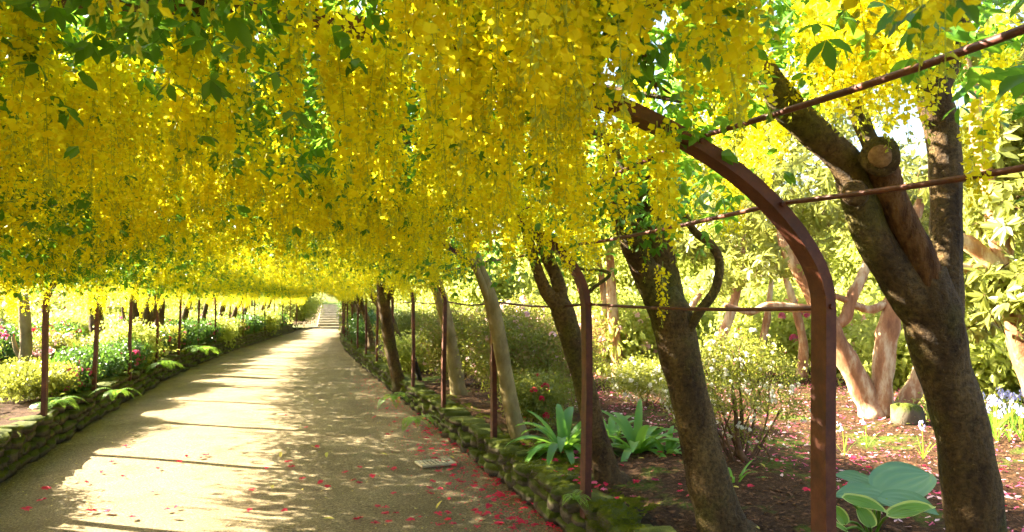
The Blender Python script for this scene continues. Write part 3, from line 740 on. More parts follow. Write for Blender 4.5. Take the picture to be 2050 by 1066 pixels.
# ------------------------------------------------------------------ blossom and leaves over the tunnel
def shell_points(n, ylo, yhi):
    y = R.uniform(ylo, yhi, n); a = R.uniform(0, PI, n)
    w = np.sqrt((2.3 * np.sin(a)) ** 2 + (.95 * np.cos(a)) ** 2) / 2.3
    k = R.random(n) < w; return y[k], a[k]
def canopy_racemes():
    y1, a1 = shell_points(2900, -.3, 8); y2, a2 = shell_points(7800, 8, 45.6)
    y = np.repeat(np.concatenate([y1, y2]), 3); a = np.repeat(np.concatenate([a1, a2]), 3); n = len(y)
    y = y + R.normal(0, .05, n); a = np.clip(a + R.normal(0, .022, n), 0, PI)
    off = R.uniform(-.10, .24, n)
    A = hw(y) + .07 + off; x = cxy(y) + A * np.cos(a); z = SPRING + (RISE + off) * np.sin(a)
    cl = vnoise(x, y, 4.2, 21)
    right = x > cxy(y)
    zmin = np.where(right, np.where(y < 9, 2.16, 1.90), 1.68) + .07 * vnoise(y, x, 2.5, 22)
    p = np.where(cl > -.40, 1.0, .12) * np.where(vnoise(x, y, 13, 27) > -.35, 1.0, .2) * np.clip((z - zmin) / np.where(right, .12, .30), 0, 1)
    p = np.where(right & (y < 7.5) & (x > cxy(y) + 1.15), p * np.where(cl > .1, .75, .22), p)
    k = R.random(n) < p
    qx, qy, qd = proj(np.stack([x, y, z - .2], 1))
    k &= ~((y < 2.36) & (qd > 0) & (((qx > 1150) & (qx < 1620) & (qy > 20)) | ((qx >= 1620) & (qx < 1900) & (qy > 130))) & (R.random(n) < .9))
    # clear of the lens
    k &= ~((np.hypot(x, y) < .85))
    return x[k], y[k], z[k]
x, y, z = canopy_racemes()
# clusters on the outer limbs of the near trees
ex = []
for (px, py, d, w, h, n) in [(1700, -75, 2.5, 42, 35, 46), (1800, -75, 2.55, 42, 40, 46), (1650, -20, 2.6, 25, 30, 8), (1120, -40, 2.1, 60, 40, 30), (1420, -30, 2.3, 40, 30, 16), (1900, 10, 2.9, 40, 30, 6), (1330, 250, 2.5, 25, 10, 4), (1430, 100, 3.3, 80, 40, 14), (1560, 150, 3.3, 80, 30, 10), (1480, 260, 4.4, 60, 40, 10), (1300, 300, 4.6, 80, 40, 26), (1180, 330, 5.0, 90, 40, 34), (1340, 520, 4.3, 12, 12, 1), (1960, 60, 3.2, 70, 50, 9)]:
    for _ in range(n): ex.append(at(px + R.normal(0, w), py + R.normal(0, h), d + R.normal(0, .18)))
ex = np.array(ex); x = np.concatenate([x, ex[:, 0]]); y = np.concatenate([y, ex[:, 1]]); z = np.concatenate([z, ex[:, 2]])
n = len(x); P = np.stack([x, y, z], 1); rot = np.stack([R.normal(0, .09, n), R.normal(0, .09, n), R.uniform(0, 2 * PI, n)], 1)
side_t = np.clip(np.abs(x - cxy(y)) / 2.3, 0, 1)
scl = R.uniform(.78, 1.2, n) * (1 - .25 * side_t ** 2)
scl[n - len(ex):] = R.uniform(.8, 1.1, len(ex))
own = owner(x, y); own[len(own) - len(ex):] = np.where(ex[:, 1] < 3.2, 0, np.where(ex[:, 1] < 4.6, 1, 2))
px_, py_, de = proj(P - [0, 0, .2])
cand = np.where((de > .6) & (px_ > -40) & (px_ < 2090) & (py_ > -120) & (py_ < 560))[0]
near = cand[np.argsort(de[cand])][:300]; isnear = np.zeros(n, bool); isnear[near] = True
for i in near:
    o = link('flower_raceme', RAC_HI[int(R.integers(0, 5))].data, TREES[own[i]][2], P[i]); o.rotation_euler = tuple(rot[i]); o.scale = (scl[i],) * 3
hi = (de < 7.5) & ~isnear
for i in range(len(TREES)):
    root = TREES[i][2]
    k = (own == i) & hi
    scatter('blossom', 'raceme_near', RAC_HI, P[k], rot[k], scl[k], root)
    k = (own == i) & ~hi & ~isnear
    scatter('blossom', 'raceme_far', RAC_LO, P[k], rot[k], scl[k], root)
# leaves
y1, a1 = shell_points(6200, -.6, 10); y2, a2 = shell_points(11500, 10, 46)
y3 = R.uniform(-1, 46, 6500); a3 = R.uniform(2.0, 2.9, 6500)
y = np.concatenate([y1, y2, y3]); a = np.concatenate([a1, a2, a3]); n = len(y)
gap = vnoise(cxy(y) + hw(y) * np.cos(a), y, 4.2, 21) < -.25
off = np.where(R.random(n) < np.where(gap, .30, .05), R.uniform(-.22, .05, n), R.uniform(.04, .40, n))
A = hw(y) + .07 + off; x = cxy(y) + A * np.cos(a); z = SPRING + (RISE + off) * np.sin(a)
k = (R.random(n) < np.clip((z - (np.where(x > cxy(y), 2.06, 1.92) + .10 * vnoise(x, y, 3, 25))) / .15, 0, 1)) & (np.hypot(x, y) > .9)
right = (x > cxy(y) + 1.3) & (y < 8); k &= ~(right & (R.random(n) > .30))
qx, qy, qd = proj(np.stack([x, y, z], 1)); k &= ~((y < 2.5) & (qx > 1150) & (qx < 1620) & (qd > 0) & (qy > 60) & (R.random(n) < .85)); k &= ~((y < 3.3) & (qx > 1580) & (qx < 1900) & (qd > 0) & (qy > 190) & (R.random(n) < .95))
P = np.stack([x, y, z], 1)[k]
ex = []
for (px, py, d, w, h, n) in [(1540, 0, 3.0, 90, 40, 26), (1850, -20, 3.1, 130, 50, 26), (1490, 130, 2.9, 30, 30, 6), (1980, 100, 3.3, 60, 50, 9), (1240, 350, 4.4, 70, 50, 26), (1300, 430, 4.4, 40, 30, 6), (1080, 420, 5.5, 60, 40, 18), (1120, 480, 5.4, 30, 20, 5), (960, 500, 7.2, 50, 30, 14), (1160, 60, 2.6, 60, 30, 8), (1380, 170, 2.8, 70, 40, 8)]:
    for _ in range(n): ex.append(at(px + R.normal(0, w), py + R.normal(0, h), d + R.normal(0, .2)))
P = np.vstack([P, ex]); own = owner(P[:, 0], P[:, 1]); n = len(P); rot = rand_rot(n, .5); scl = R.uniform(.8, 1.25, n)
for i in range(len(TREES)):
    k = own == i; scatter('foliage', 'trif', TRIF, P[k], rot[k], scl[k], TREES[i][2])

# ------------------------------------------------------------------ shrubs and garden trees
def lobed(lobes, n, inner=.55):
    vol = np.array([rx * ry * rz for (_, (rx, ry, rz)) in lobes]) ** .67; pick = R.choice(len(lobes), n, p=vol / vol.sum())
    d = R.normal(size=(n, 3)); d /= np.linalg.norm(d, axis=1)[:, None]; rad = R.uniform(inner, 1.05, n)
    c = np.array([l[0] for l in lobes])[pick]; r = np.array([l[1] for l in lobes])[pick]
    return c + d * r * rad[:, None], d
def orient(d, jitter=.5):
    az = np.arctan2(d[:, 1], d[:, 0]); po = np.arccos(np.clip(d[:, 2], -1, 1)); n = len(d)
    return np.stack([R.normal(0, jitter * .5, n), po * .75 + R.normal(0, jitter, n), az + R.normal(0, jitter, n)], 1)
SETS = dict(azm=AZ + AZB + AZ, az=AZ, azb=AZB, bright=BRT, dark=DSM, rho=RHO, drk=DRK)
def shrub(name, label, base, w, d, h, leaf, n, scl=1.0, bloom=None, nb=0, group=None, cat='shrub', lobes=None, stems=5, bscl=1.0):
    base = np.asarray(base, float); root = thing(name, base, label, cat, group)
    if lobes is None:
        lobes = []
        for _ in range(7):
            a = R.uniform(0, 2 * PI); q = R.uniform(0, .6)
            lobes.append((base + [math.cos(a) * w * .5 * q * 1.1, math.sin(a) * d * .5 * q * 1.1, h * R.uniform(.38, .68)], (w * R.uniform(.2, .32), d * R.uniform(.2, .32), h * R.uniform(.26, .36))))
    for k in range(stems):
        l = lobes[k % len(lobes)]; p0 = base + [R.normal(0, .04), R.normal(0, .04), -.05]; p2 = np.array(l[0]) + R.normal(0, .1, 3) * np.array(l[1])
        mb = MB(); tube(mb, catmull([p0, (p0 + p2) / 2 + R.normal(0, .08, 3) * h, p2], 8), np.linspace(.011, .004, 8) * max(.7, h), 5, bump=.08); link('stem', mb.mesh('stem', [M['twig']]), root)
    P, dr = lobed(lobes, n); P[:, 2] = np.maximum(P[:, 2], base[2] + .02)
    scatter('foliage', leaf, SETS[leaf], P, orient(dr), R.uniform(.75, 1.3, n) * scl, root)
    if bloom:
        P, dr = lobed(lobes, nb, .9); P[:, 2] = np.maximum(P[:, 2], base[2] + .05)
        scatter('blossom', 'bl_' + bloom, BL[bloom], P + dr * .02, orient(dr, .3), R.uniform(.8, 1.3, nb) * bscl, root)
    return root
def gz(px, depth, side=1):
    p = at(px, 601, depth); return np.array([p[0], p[1], float((zR if side > 0 else zL)(p[0], p[1]))])
# beside the mossy wall
shrub('azalea_bush', 'sprawling green and bronze azalea behind the sunlit-toned laburnum trunk', gz(1010, 9.4), 2.2, 1.9, 1.45, 'azm', 1300, 1.15, 'palepink', 60, stems=9)
shrub('azalea_bush', 'dark green azalea between the sunlit-toned trunk and the stake', gz(915, 12.6), 2.0, 2.0, 1.45, 'azm', 1000, 1.25, 'palepink', 30)
shrub('azalea_bush', 'low leafy azalea under the wavy laburnum twig', gz(1075, 7.9), 1.0, .9, .62, 'az', 520, 1.0, 'crimson', 12)
shrub('azalea_bush', 'bronze-leaved azalea on the sunny slope behind the strap-leaved clumps', gz(1120, 12.5), 2.0, 1.8, 1.1, 'azb', 800, 1.4, 'palepink', 160)
shrub('shrub', 'bright lime shrub beside the leaning dark stake', gz(835, 14.6), 1.2, 1.2, .62, 'bright', 420, .9)
shrub('azalea_bush', 'green azalea crowding the far hoop legs by the mossy wall', gz(820, 17.5), 1.8, 2.0, 1.3, 'az', 800, 1.5)
shrub('shrub', 'dark leafy shrub at the mossy wall where the path bends', gz(735, 23), 1.0, 2.4, 1.0, 'dark', 600, 1.6)
shrub('shrub', 'dark leafy shrub at the very end of the mossy wall', gz(722, 33), 1.2, 3.0, 1.4, 'bright', 500, 2.0)
b = gnd(1492, 935, .30)
WA = shrub('azalea_bush', 'open cream-flowered azalea standing on the petal-strewn mulch', b, 1.1, 1.0, 1.25, 'az', 380, .8, 'white', 170, stems=16, bscl=.5,
      lobes=[(at(1480, 700, 6.1), (.30, .30, .16)), (at(1420, 740, 6.2), (.24, .28, .2)), (at(1545, 750, 6.2), (.24, .28, .18)), (at(1470, 790, 6.0), (.3, .3, .16)), (at(1560, 820, 6.2), (.2, .25, .12)), (at(1400, 830, 6.1), (.18, .22, .12)), (at(1500, 860, 6.2), (.2, .2, .08))])
mb = MB(); tube(mb, catmull([at(1550, 942, 6.0), at(1505, 932, 6.05), at(1480, 900, 6.1), at(1472, 820, 6.1), at(1462, 760, 6.1)], 18), np.linspace(.035, .014, 18), 8, bump=.08); link('trunk', mb.mesh('trunk', [M['twig']]), WA)
shrub('azalea_bush', 'sunlit cream-flowered azalea behind the forked straight trunk', gz(1290, 9.9), 1.5, 1.3, .7, 'az', 420, 1.0, 'white', 110, bscl=.7)
shrub('azalea_bush', 'small sunlit azalea between the straight trunk and the cream azalea', gz(1370, 8.2), .8, .8, .6, 'az', 300, .9, 'white', 90, bscl=.7)
# sunny garden floor and slopes beyond
fill = [(1250, 15, 'bright', 'palepink'), (1330, 19, 'bright', None), (1560, 14.5, 'bright', 'pink'), (1680, 18, 'bright', None), (1820, 13.5, 'bright', 'palepink'), (1930, 12.2, 'bright', None), (2020, 10.8, 'bright', None), (2110, 13, 'bright', None), (1450, 22, 'bright', 'palepink'), (1150, 20, 'bright', 'white'), (1060, 17, 'az', 'palepink'), (980, 21, 'bright', 'white'), (1750, 24, 'bright', None), (1930, 19, 'bright', 'white'), (890, 24, 'bright', 'palepink'), (1600, 28, 'bright', None), (1250, 27, 'bright', 'white'), (2050, 24, 'bright', None), (1860, 11.5, 'bright', None)]
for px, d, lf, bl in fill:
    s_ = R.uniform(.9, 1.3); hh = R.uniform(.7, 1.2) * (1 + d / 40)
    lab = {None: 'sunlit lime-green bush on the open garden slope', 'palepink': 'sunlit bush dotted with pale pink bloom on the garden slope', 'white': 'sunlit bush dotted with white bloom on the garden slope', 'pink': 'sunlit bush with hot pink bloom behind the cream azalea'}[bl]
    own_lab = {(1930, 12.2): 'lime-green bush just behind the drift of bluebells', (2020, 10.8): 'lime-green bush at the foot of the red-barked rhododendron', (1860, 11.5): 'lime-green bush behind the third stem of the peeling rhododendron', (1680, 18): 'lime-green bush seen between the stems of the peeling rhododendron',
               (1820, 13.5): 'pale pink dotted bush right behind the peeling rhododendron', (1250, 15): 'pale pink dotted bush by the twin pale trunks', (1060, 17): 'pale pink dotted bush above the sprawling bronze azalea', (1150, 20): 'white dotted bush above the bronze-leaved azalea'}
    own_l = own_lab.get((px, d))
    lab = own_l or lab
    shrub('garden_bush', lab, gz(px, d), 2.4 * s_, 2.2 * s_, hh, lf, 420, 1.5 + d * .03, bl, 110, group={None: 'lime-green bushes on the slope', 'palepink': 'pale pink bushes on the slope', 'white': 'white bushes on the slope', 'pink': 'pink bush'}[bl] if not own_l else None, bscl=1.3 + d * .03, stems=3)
# azalea side: a row tumbling over the wall, then two rows behind, kept low
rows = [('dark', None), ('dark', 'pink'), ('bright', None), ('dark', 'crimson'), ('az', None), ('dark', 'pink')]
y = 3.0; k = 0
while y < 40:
    if 8.8 < y < 10.9: y = 10.9  # bushes before this gap are nearly all unseen, added to shade the path
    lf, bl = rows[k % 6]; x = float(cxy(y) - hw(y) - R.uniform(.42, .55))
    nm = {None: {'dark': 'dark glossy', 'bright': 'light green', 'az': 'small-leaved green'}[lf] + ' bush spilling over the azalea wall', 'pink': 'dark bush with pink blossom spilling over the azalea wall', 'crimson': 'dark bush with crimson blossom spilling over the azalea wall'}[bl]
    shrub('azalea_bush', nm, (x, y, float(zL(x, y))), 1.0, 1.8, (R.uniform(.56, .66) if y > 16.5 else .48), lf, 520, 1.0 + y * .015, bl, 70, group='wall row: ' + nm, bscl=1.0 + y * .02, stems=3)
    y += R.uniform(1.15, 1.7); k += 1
y = 6.5; k = 0
while y < 42:
    bl = ['pink', 'palepink', 'crimson', None, 'pink', 'white'][k % 6]; x = float(cxy(y) - hw(y) - R.uniform(1.5, 2.3) - (.6 if y < 12 else 0))
    lf = ['dark', 'az', 'dark', 'bright', 'dark', 'az'][k % 6]
    nm = {None: 'lime-green bush', 'pink': 'pink-flowered azalea', 'palepink': 'pale pink azalea', 'crimson': 'crimson-flowered azalea', 'white': 'white-flowered azalea'}[bl] + ' in the row behind the azalea wall'
    shrub('azalea_bush', nm, (x, y, float(zL(x, y))), 1.5, 1.9, R.uniform(.7, .95), lf, 560, 1.3, bl, 130, group='second row: ' + nm, bscl=1.5, stems=3)
    y += R.uniform(1.15, 1.5); k += 1
y = 6.0; k = 0
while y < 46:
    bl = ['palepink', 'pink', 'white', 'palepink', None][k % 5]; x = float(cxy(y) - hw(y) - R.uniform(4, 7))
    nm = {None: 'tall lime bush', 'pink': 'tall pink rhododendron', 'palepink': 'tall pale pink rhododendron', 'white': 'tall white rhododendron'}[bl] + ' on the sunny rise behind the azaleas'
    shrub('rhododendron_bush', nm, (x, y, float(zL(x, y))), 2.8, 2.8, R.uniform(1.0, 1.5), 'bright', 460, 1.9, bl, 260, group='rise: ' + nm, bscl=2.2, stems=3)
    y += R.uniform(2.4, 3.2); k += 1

def garden_tree(name, label, trunks, lobes, leaf, n, scl, bark='pbark', group=None, bloom=None, nb=0, inner=.3):
    base = trunks[0][0][0]; root = thing(name, base, label, 'tree', group)
    for i, (P, r) in enumerate(trunks):
        P = np.asarray(P, float); m = max(14, 7 * len(P)); mb = MB()
        tube(mb, catmull(P, m), np.interp(np.linspace(0, 1, m), np.linspace(0, 1, len(r)), r), 10, bump=.09, seed=i + int(base[1])); link('trunk' if i == 0 else 'limb', mb.mesh('trunk', [M[bark]]), root)
    P, d = lobed(lobes, n, inner); scatter('crown', leaf, SETS[leaf], P, orient(d, .6), R.uniform(.75, 1.3, n) * scl, root)
    if bloom:
        P, d = lobed(lobes, nb, .9); scatter('blossom', 'bl_' + bloom, BL[bloom], P, orient(d, .3), R.uniform(1.2, 2.2, nb) * scl, root)
    return root
def pl(lst, d): return [at(a, b, d + (c if len(q) > 2 else 0)) for q in lst for a, b, c in [(q + (0,))[:3] if len(q) == 2 else q]]
def rp(ws, d): return [w * .5 * d / FPX for w in ws]
D1 = 8.9
garden_tree('rhododendron_tree', 'three-stemmed rhododendron tree with pale peeling bark on the petal-strewn ground', [
    (pl([(1752, 838), (1735, 800), (1700, 730), (1665, 665), (1640, 610), (1600, 540), (1570, 480), (1560, 400)], D1), rp([62, 46, 44, 42, 38, 34, 28, 16], D1)),
    (pl([(1762, 830), (1764, 780), (1772, 700), (1782, 640), (1795, 580), (1800, 520), (1830, 440), (1850, 380)], D1), rp([56, 44, 42, 40, 36, 30, 24, 14], D1)),
    (pl([(1790, 842), (1815, 805), (1838, 760), (1858, 700), (1880, 640), (1930, 560)], D1), rp([46, 38, 34, 30, 26, 16], D1)),
    (pl([(1655, 650), (1690, 640), (1708, 590), (1735, 530), (1745, 450)], D1), rp([26, 24, 22, 20, 12], D1)),
    (pl([(1645, 620), (1600, 618), (1540, 612), (1500, 625), (1450, 610)], D1), rp([20, 17, 15, 13, 9], D1)),
    (pl([(1790, 600), (1740, 620), (1690, 600), (1650, 585)], D1), rp([18, 16, 14, 10], D1)),
], [(at(1480, 430, 9.6), (1.1, 1.2, .55)), (at(1640, 380, 9.4), (1.0, 1.2, .7)), (at(1760, 420, 9.6), (.9, 1.0, .6)), (at(1560, 520, 9.2), (.7, .8, .3)), (at(1900, 360, 10), (1.1, 1.2, .8)), (at(1400, 330, 10.5), (1.0, 1.2, .6)), (at(1600, 230, 10), (1.2, 1.2, .5)), (at(1450, 560, 9.6), (.45, .6, .2))], 'rho', 1500, 1.05)
mb = MB(); P, F = stone_verts(400); mb.add((P + .06 * np.sin(P[:, [1, 2, 0]] * 9)) * np.array([.30, .28, .34]) + gnd(1782, 838, .30) + np.array([-.06, -.3, .06]), F); tag(link('boulder', mb.mesh('boulder', [M['stone']])), 'rounded boulder at the foot of the three-stemmed rhododendron', 'stone')
D2 = 5.6
garden_tree('rhododendron_tree', 'red-barked rhododendron tree with drooping glossy leaves beside the stout laburnum', [
    (pl([(2130, 960), (2090, 800), (2045, 690), (2025, 600), (1975, 520), (1925, 480), (1880, 470)], D2), rp([64, 58, 52, 46, 38, 28, 14], D2)),
    (pl([(2028, 610), (2000, 500), (1985, 400), (1960, 290), (1950, 190), (1930, 100)], D2), rp([40, 34, 30, 26, 22, 14], D2)),
    (pl([(1985, 545), (1930, 538), (1860, 520)], D2), rp([26, 22, 16], D2)),
    (pl([(2010, 540), (2030, 440), (2060, 360), (2080, 250)], D2), rp([24, 22, 20, 12], D2)),
], [(at(1990, 560, 5.6), (.38, .5, .22)), (at(2060, 420, 5.4), (.35, .5, .35)), (at(1960, 330, 5.9), (.4, .5, .4)), (at(2050, 230, 5.6), (.45, .5, .4)), (at(1980, 100, 5.8), (.5, .6, .35)), (at(1930, 640, 6.0), (.22, .3, .16)), (at(2090, 600, 5.2), (.3, .4, .3))], 'rho', 760, 1.0)
D3 = 12.5
garden_tree('rhododendron_tree', 'slender pale rhododendron stems behind the cream azalea', [
    (pl([(1425, 735), (1440, 690), (1465, 620), (1478, 560), (1490, 470)], D3), rp([26, 23, 20, 18, 10], D3)),
    (pl([(1350, 790), (1345, 720), (1370, 640), (1420, 560)], D3 - .5), rp([20, 16, 14, 8], D3)),
    (pl([(1605, 755), (1608, 690), (1590, 610), (1560, 520)], D3 - .3), rp([22, 18, 15, 8], D3)),
    (pl([(1520, 720), (1535, 640), (1545, 560)], D3 + .2), rp([16, 14, 9], D3)),
], [(at(1350, 420, 12.5), (1.2, 1.3, .7)), (at(1480, 330, 13), (1.4, 1.4, .9)), (at(1620, 420, 13), (1.2, 1.3, .7)), (at(1300, 300, 13.5), (1.2, 1.2, .7)), (at(1420, 500, 12.6), (.8, .9, .35))], 'rho', 850, 1.35)
D4 = 13.5
garden_tree('pale_tree', 'twin pale-trunked tree on the sunny slope behind the strap-leaved clump', [
    (pl([(1238, 760), (1234, 700), (1226, 620), (1222, 540), (1215, 440)], D4), rp([28, 24, 21, 18, 12], D4)),
    (pl([(1214, 700), (1212, 640), (1205, 560), (1185, 460)], D4 + .3), rp([18, 17, 14, 9], D4)),
], [(at(1190, 430, 13.5), (1.1, 1.2, .6)), (at(1260, 380, 14), (1.1, 1.2, .7)), (at(1120, 500, 14), (.8, 1.0, .4))], 'bright', 700, 1.6)
far_trees = [(1000, 22, 2.6), (1120, 27, 3.4), (1300, 25, 3.6), (1480, 22, 3.4), (1650, 26, 4.0), (1800, 20, 3.6), (1950, 25, 4.2), (2080, 18, 3.8), (880, 32, 3.2), (1400, 36, 4.4), (1880, 36, 5), (1060, 40, 4), (2250, 24, 4)]
for i, (px, d, hh) in enumerate(far_trees):
    b = gz(px, d); r_ = hh * .38
    lob = [(b + np.array([R.normal(0, r_ * .6), R.normal(0, r_ * .6), hh * R.uniform(.5, 1.0)]), (r_ * R.uniform(.5, .8), r_ * R.uniform(.5, .8), hh * R.uniform(.14, .24))) for _ in range(8)]
    garden_tree('background_tree', 'sunlit light-leaved tree far back on the garden slope', [([b - [0, 0, .1], b + [.1, 0, hh * .4], b + [0, .1, hh * .85]], [.13, .1, .03]), ([b + [.08, 0, hh * .35], b + [r_ * .6, .2, hh * .75]], [.06, .02]), ([b + [.06, 0, hh * .3], b + [-r_ * .6, -.2, hh * .75]], [.06, .02])], lob, 'bright', 520, 1.9 + d * .03, group='trees far back on the slope')
for i, (x, y) in enumerate([(-13, 14), (-15, 20), (-13, 27), (-16, 33), (-12, 39), (-17, 9), (-14, 46), (-9, 50)]):
    b = np.array([x, y, float(zL(x, y))]); hh = R.uniform(2.6, 3.4); r_ = hh * .5
    lob = [(b + np.array([R.normal(0, r_ * .6), R.normal(0, r_ * .6), hh * R.uniform(.4, .9)]), (r_ * R.uniform(.5, .8), r_ * R.uniform(.5, .8), hh * R.uniform(.14, .24))) for _ in range(8)]
    garden_tree('background_tree', 'sunlit low tree beyond the azaleas on the sunny rise', [([b - [0, 0, .1], b + [.1, 0, hh * .4], b + [0, .1, hh * .85]], [.13, .1, .03]), ([b + [.08, 0, hh * .35], b + [r_ * .6, .2, hh * .75]], [.06, .02])], lob, 'bright', 700, 2.3, group='low trees beyond the azaleas', bloom=['pink', 'palepink', None][i % 3], nb=260)

# end of the tunnel: steps, flanking shrubs, trees on the bank
c = at(655, 601, 49.0); st = thing('stone_steps', (c[0], 49.2, 0), 'pale stone steps climbing the bank beyond the end of the tunnel', 'steps')
for k in range(9):
    mb = MB(); box(mb, (c[0] + .05 * k, 49.2 + .62 * k, .08 + .15 * k), (1.35 - .02 * k, .66, .18)); link('step', mb.mesh('step', [M['step']], False), st)
shrub('rhododendron_bush', 'big rounded green bush beside the foot of the far steps', (c[0] - 2.0, 47.0, .1), 4.2, 3.0, 2.6, 'bright', 1100, 1.6)
shrub('rhododendron_bush', 'dark bush with pale bloom on the other side of the far steps', (c[0] + 1.75, 48.6, .1), 2.5, 2.6, 2.5, 'dark', 900, 2.0, 'white', 70, bscl=1.8)
shrub('rhododendron_bush', 'orange-leaved bush where the azalea wall ends', (c[0] - 6.0, 45.5, .4), 3.0, 3.0, 2.4, 'azb', 800, 2.2, 'pink', 60, bscl=2)
shrub('rhododendron_bush', 'dark low bush at the wall foot near the far steps', (c[0] - 4.2, 46.8, .3), 2.2, 2.2, 1.3, 'dark', 600, 2.0)
for i, (x, y, hh) in enumerate([(-6, 62, 5), (9, 63, 6), (0, 76, 7), (15, 60, 5), (6, 82, 6), (-14, 66, 5), (22, 66, 6)]):
    b = np.array([x, y, (y - 49.4) * .16]); r_ = hh * .4
    lob = [(b + np.array([R.normal(0, r_ * .6), R.normal(0, r_ * .6), hh * R.uniform(.3, .95)]), (r_ * R.uniform(.5, .8), r_ * R.uniform(.5, .8), hh * R.uniform(.14, .24))) for _ in range(8)]
    garden_tree('background_tree', 'bright spring tree on the bank above the far steps', [([b - [0, 0, .1], b + [.1, 0, hh * .4], b + [0, .1, hh * .85]], [.16, .12, .04])], lob, 'bright', 700, 3.6, group='trees on the far bank')

# ------------------------------------------------------------------ small plants
def bigleaf(mb, base, tip, nrm, Wd, cup=.25, margin=None, m=0, mm=1, n=16, k=12):
    base = np.asarray(base, float); tip = np.asarray(tip, float); d = tip - base; L = np.linalg.norm(d); d /= L; s = unit(np.cross(d, nrm)); nn = np.cross(s, d); V = []; F = []; W = 2 * k + 1
    for i in range(n + 1):
        t = i / n; w = Wd * .5 * ((t ** .45) * ((1 - t) ** .8) / .437 if 0 < t < 1 else .0) + .0008
        back = .16 * L * (1 - t) ** 2
        for j in range(-k, k + 1):
            u = j / k
            V.append(base + d * (L * t - back * abs(u) * 1.2) + s * w * u + nn * (cup * w * (abs(u) ** 1.6) - .10 * L * t * t + .013 * L * math.cos(u * 19) * math.sin(PI * t) + .03 * L * math.sin(t * 7 + u * 3) * abs(u)))
    q = []; r_ = []
    for i in range(n):
        for j in range(2 * k):
            a = i * W + j; (r_ if margin and (j in (0, 1, 2 * k - 2, 2 * k - 1) or i >= n - 2) else q).append((a, a + 1, a + W + 1, a + W))
    mb.add(V, q, m)
    if r_: mb.add(V, r_, mm)
toC = lambda p: unit(CAM - np.asarray(p))
def hosta(label, base, leaves, mats, stalk):
    root = thing('hosta_plant', base, label, 'plant')
    for (bx, by, tx, ty, dd, W, tilt) in leaves:
        b = at(bx, by, dd); t = at(tx, ty, dd + tilt); mb = MB(); nrm = unit(np.array([R.normal(0, .15), 0, 1.0]) + toC(b) * (.35 if W < .25 else .8))
        bigleaf(mb, b, t, nrm, W, margin=len(mats) > 1); lf = link('leaf', mb.mesh('leaf', mats), root)
        mb = MB(); tube(mb, catmull([base, (np.asarray(base) + b) / 2 + [0, 0, .05], b], 8), np.linspace(.009, .006, 8), 6); link('leaf_stalk', mb.mesh('leaf_stalk', [M[stalk]]), lf)
hb = gnd(1755, 1062, .28)
hosta('blue-green hosta with one large upright heart-shaped leaf', hb, [
    (1775, 985, 1868, 940, 4.15, .30, .10), (1765, 1000, 1672, 985, 4.1, .20, .05), (1740, 972, 1672, 945, 4.3, .14, .1), (1775, 1000, 1880, 1022, 4.05, .20, -.15), (1720, 985, 1780, 960, 4.35, .2, .12)], [M['hosta_blue']], 'hosta_green')
hb = gnd(1745, 1090, .28)
hosta('small yellow-edged hosta in front of the blue-green one', hb, [
    (1700, 1000, 1782, 1022, 3.9, .11, -.05), (1790, 1030, 1872, 1008, 3.9, .12, -.02), (1690, 1045, 1668, 1010, 3.9, .08, .05), (1740, 1050, 1720, 1010, 3.95, .1, .1), (1690, 1060, 1650, 1040, 3.8, .07, 0)], [M['hosta_green'], M['hosta_edge']], 'hosta_green')
def strap_clump(label, base, n, L, w, seed):
    r = np.random.default_rng(seed); root = thing('strap_leaved_plant', base, label, 'plant')
    for k in range(n):
        a = k * 2.4 + r.uniform(-.3, .3); el = r.uniform(.55, 1.3); mb = MB()
        blade(mb, np.asarray(base) + [math.cos(a) * .04, math.sin(a) * .04, 0], [math.cos(a) * math.cos(el), math.sin(a) * math.cos(el), math.sin(el)], np.array([0, 0, 1.0]) + np.array([math.cos(a), math.sin(a), 0]) * -.2, L * r.uniform(.75, 1.15), w * r.uniform(.8, 1.2), 9, droop=r.uniform(1.1, 2.0), fold=.35, shape=.35)
        link('leaf', mb.mesh('leaf', [M['strap']]), root)
strap_clump('big glossy strap-leaved clump beside a rusty hoop leg', gnd(1128, 905, .31), 34, .56, .085, 1)
strap_clump('strap-leaved clump between two laburnum trunks', gnd(1275, 908, .31), 24, .56, .085, 2)
strap_clump('smaller strap-leaved clump just behind the leaning laburnum trunk', gnd(1225, 880, .31), 16, .46, .075, 3)
strap_clump('low strap-leaved tuft at the straight trunk by the cream azalea', gnd(1335, 915, .31), 12, .32, .065, 4)
strap_clump('thin drooping tuft on the shaded mulch before the cream azalea', gnd(1468, 975, .30), 11, .30, .025, 5)
def fern(label, base, n, s, seed, side=0):
    r = np.random.default_rng(seed); root = thing('fern', base, label, 'fern')
    for k in range(n):
        o = link('frond', FROND[k % 2], root, base); o.rotation_euler = (0, r.uniform(.1, .5), side + (k / n * 2 - 1) * 2.6 + r.uniform(-.3, .3)); o.scale = (s * r.uniform(.8, 1.2),) * 3
fern('bright fern at the foot of the sunlit-toned leaning trunk', gnd(105, 815, .42), 10, 1.1, 1)
fern('large light fern hanging over the bend of the azalea wall', gnd(405, 705, .45), 11, 1.5, 2)
fern('fern hanging over the azalea wall below the crimson bushes', gnd(232, 790, .42), 8, .9, 3)
fern('small fern on the mossy wall under the leaning dark trunk', gnd(790, 800, .33), 9, .8, 4)
fern('fern on the mossy wall between two hoop legs', gnd(835, 845, .33), 9, .8, 5)
fern('tiny fern on the mossy wall at the first bare mulch', gnd(1150, 1000, .33), 7, .4, 6)
fern('fern in the shade by the azalea wall, under the thick dark trunk', gnd(330, 735, .44), 9, 1.1, 7)
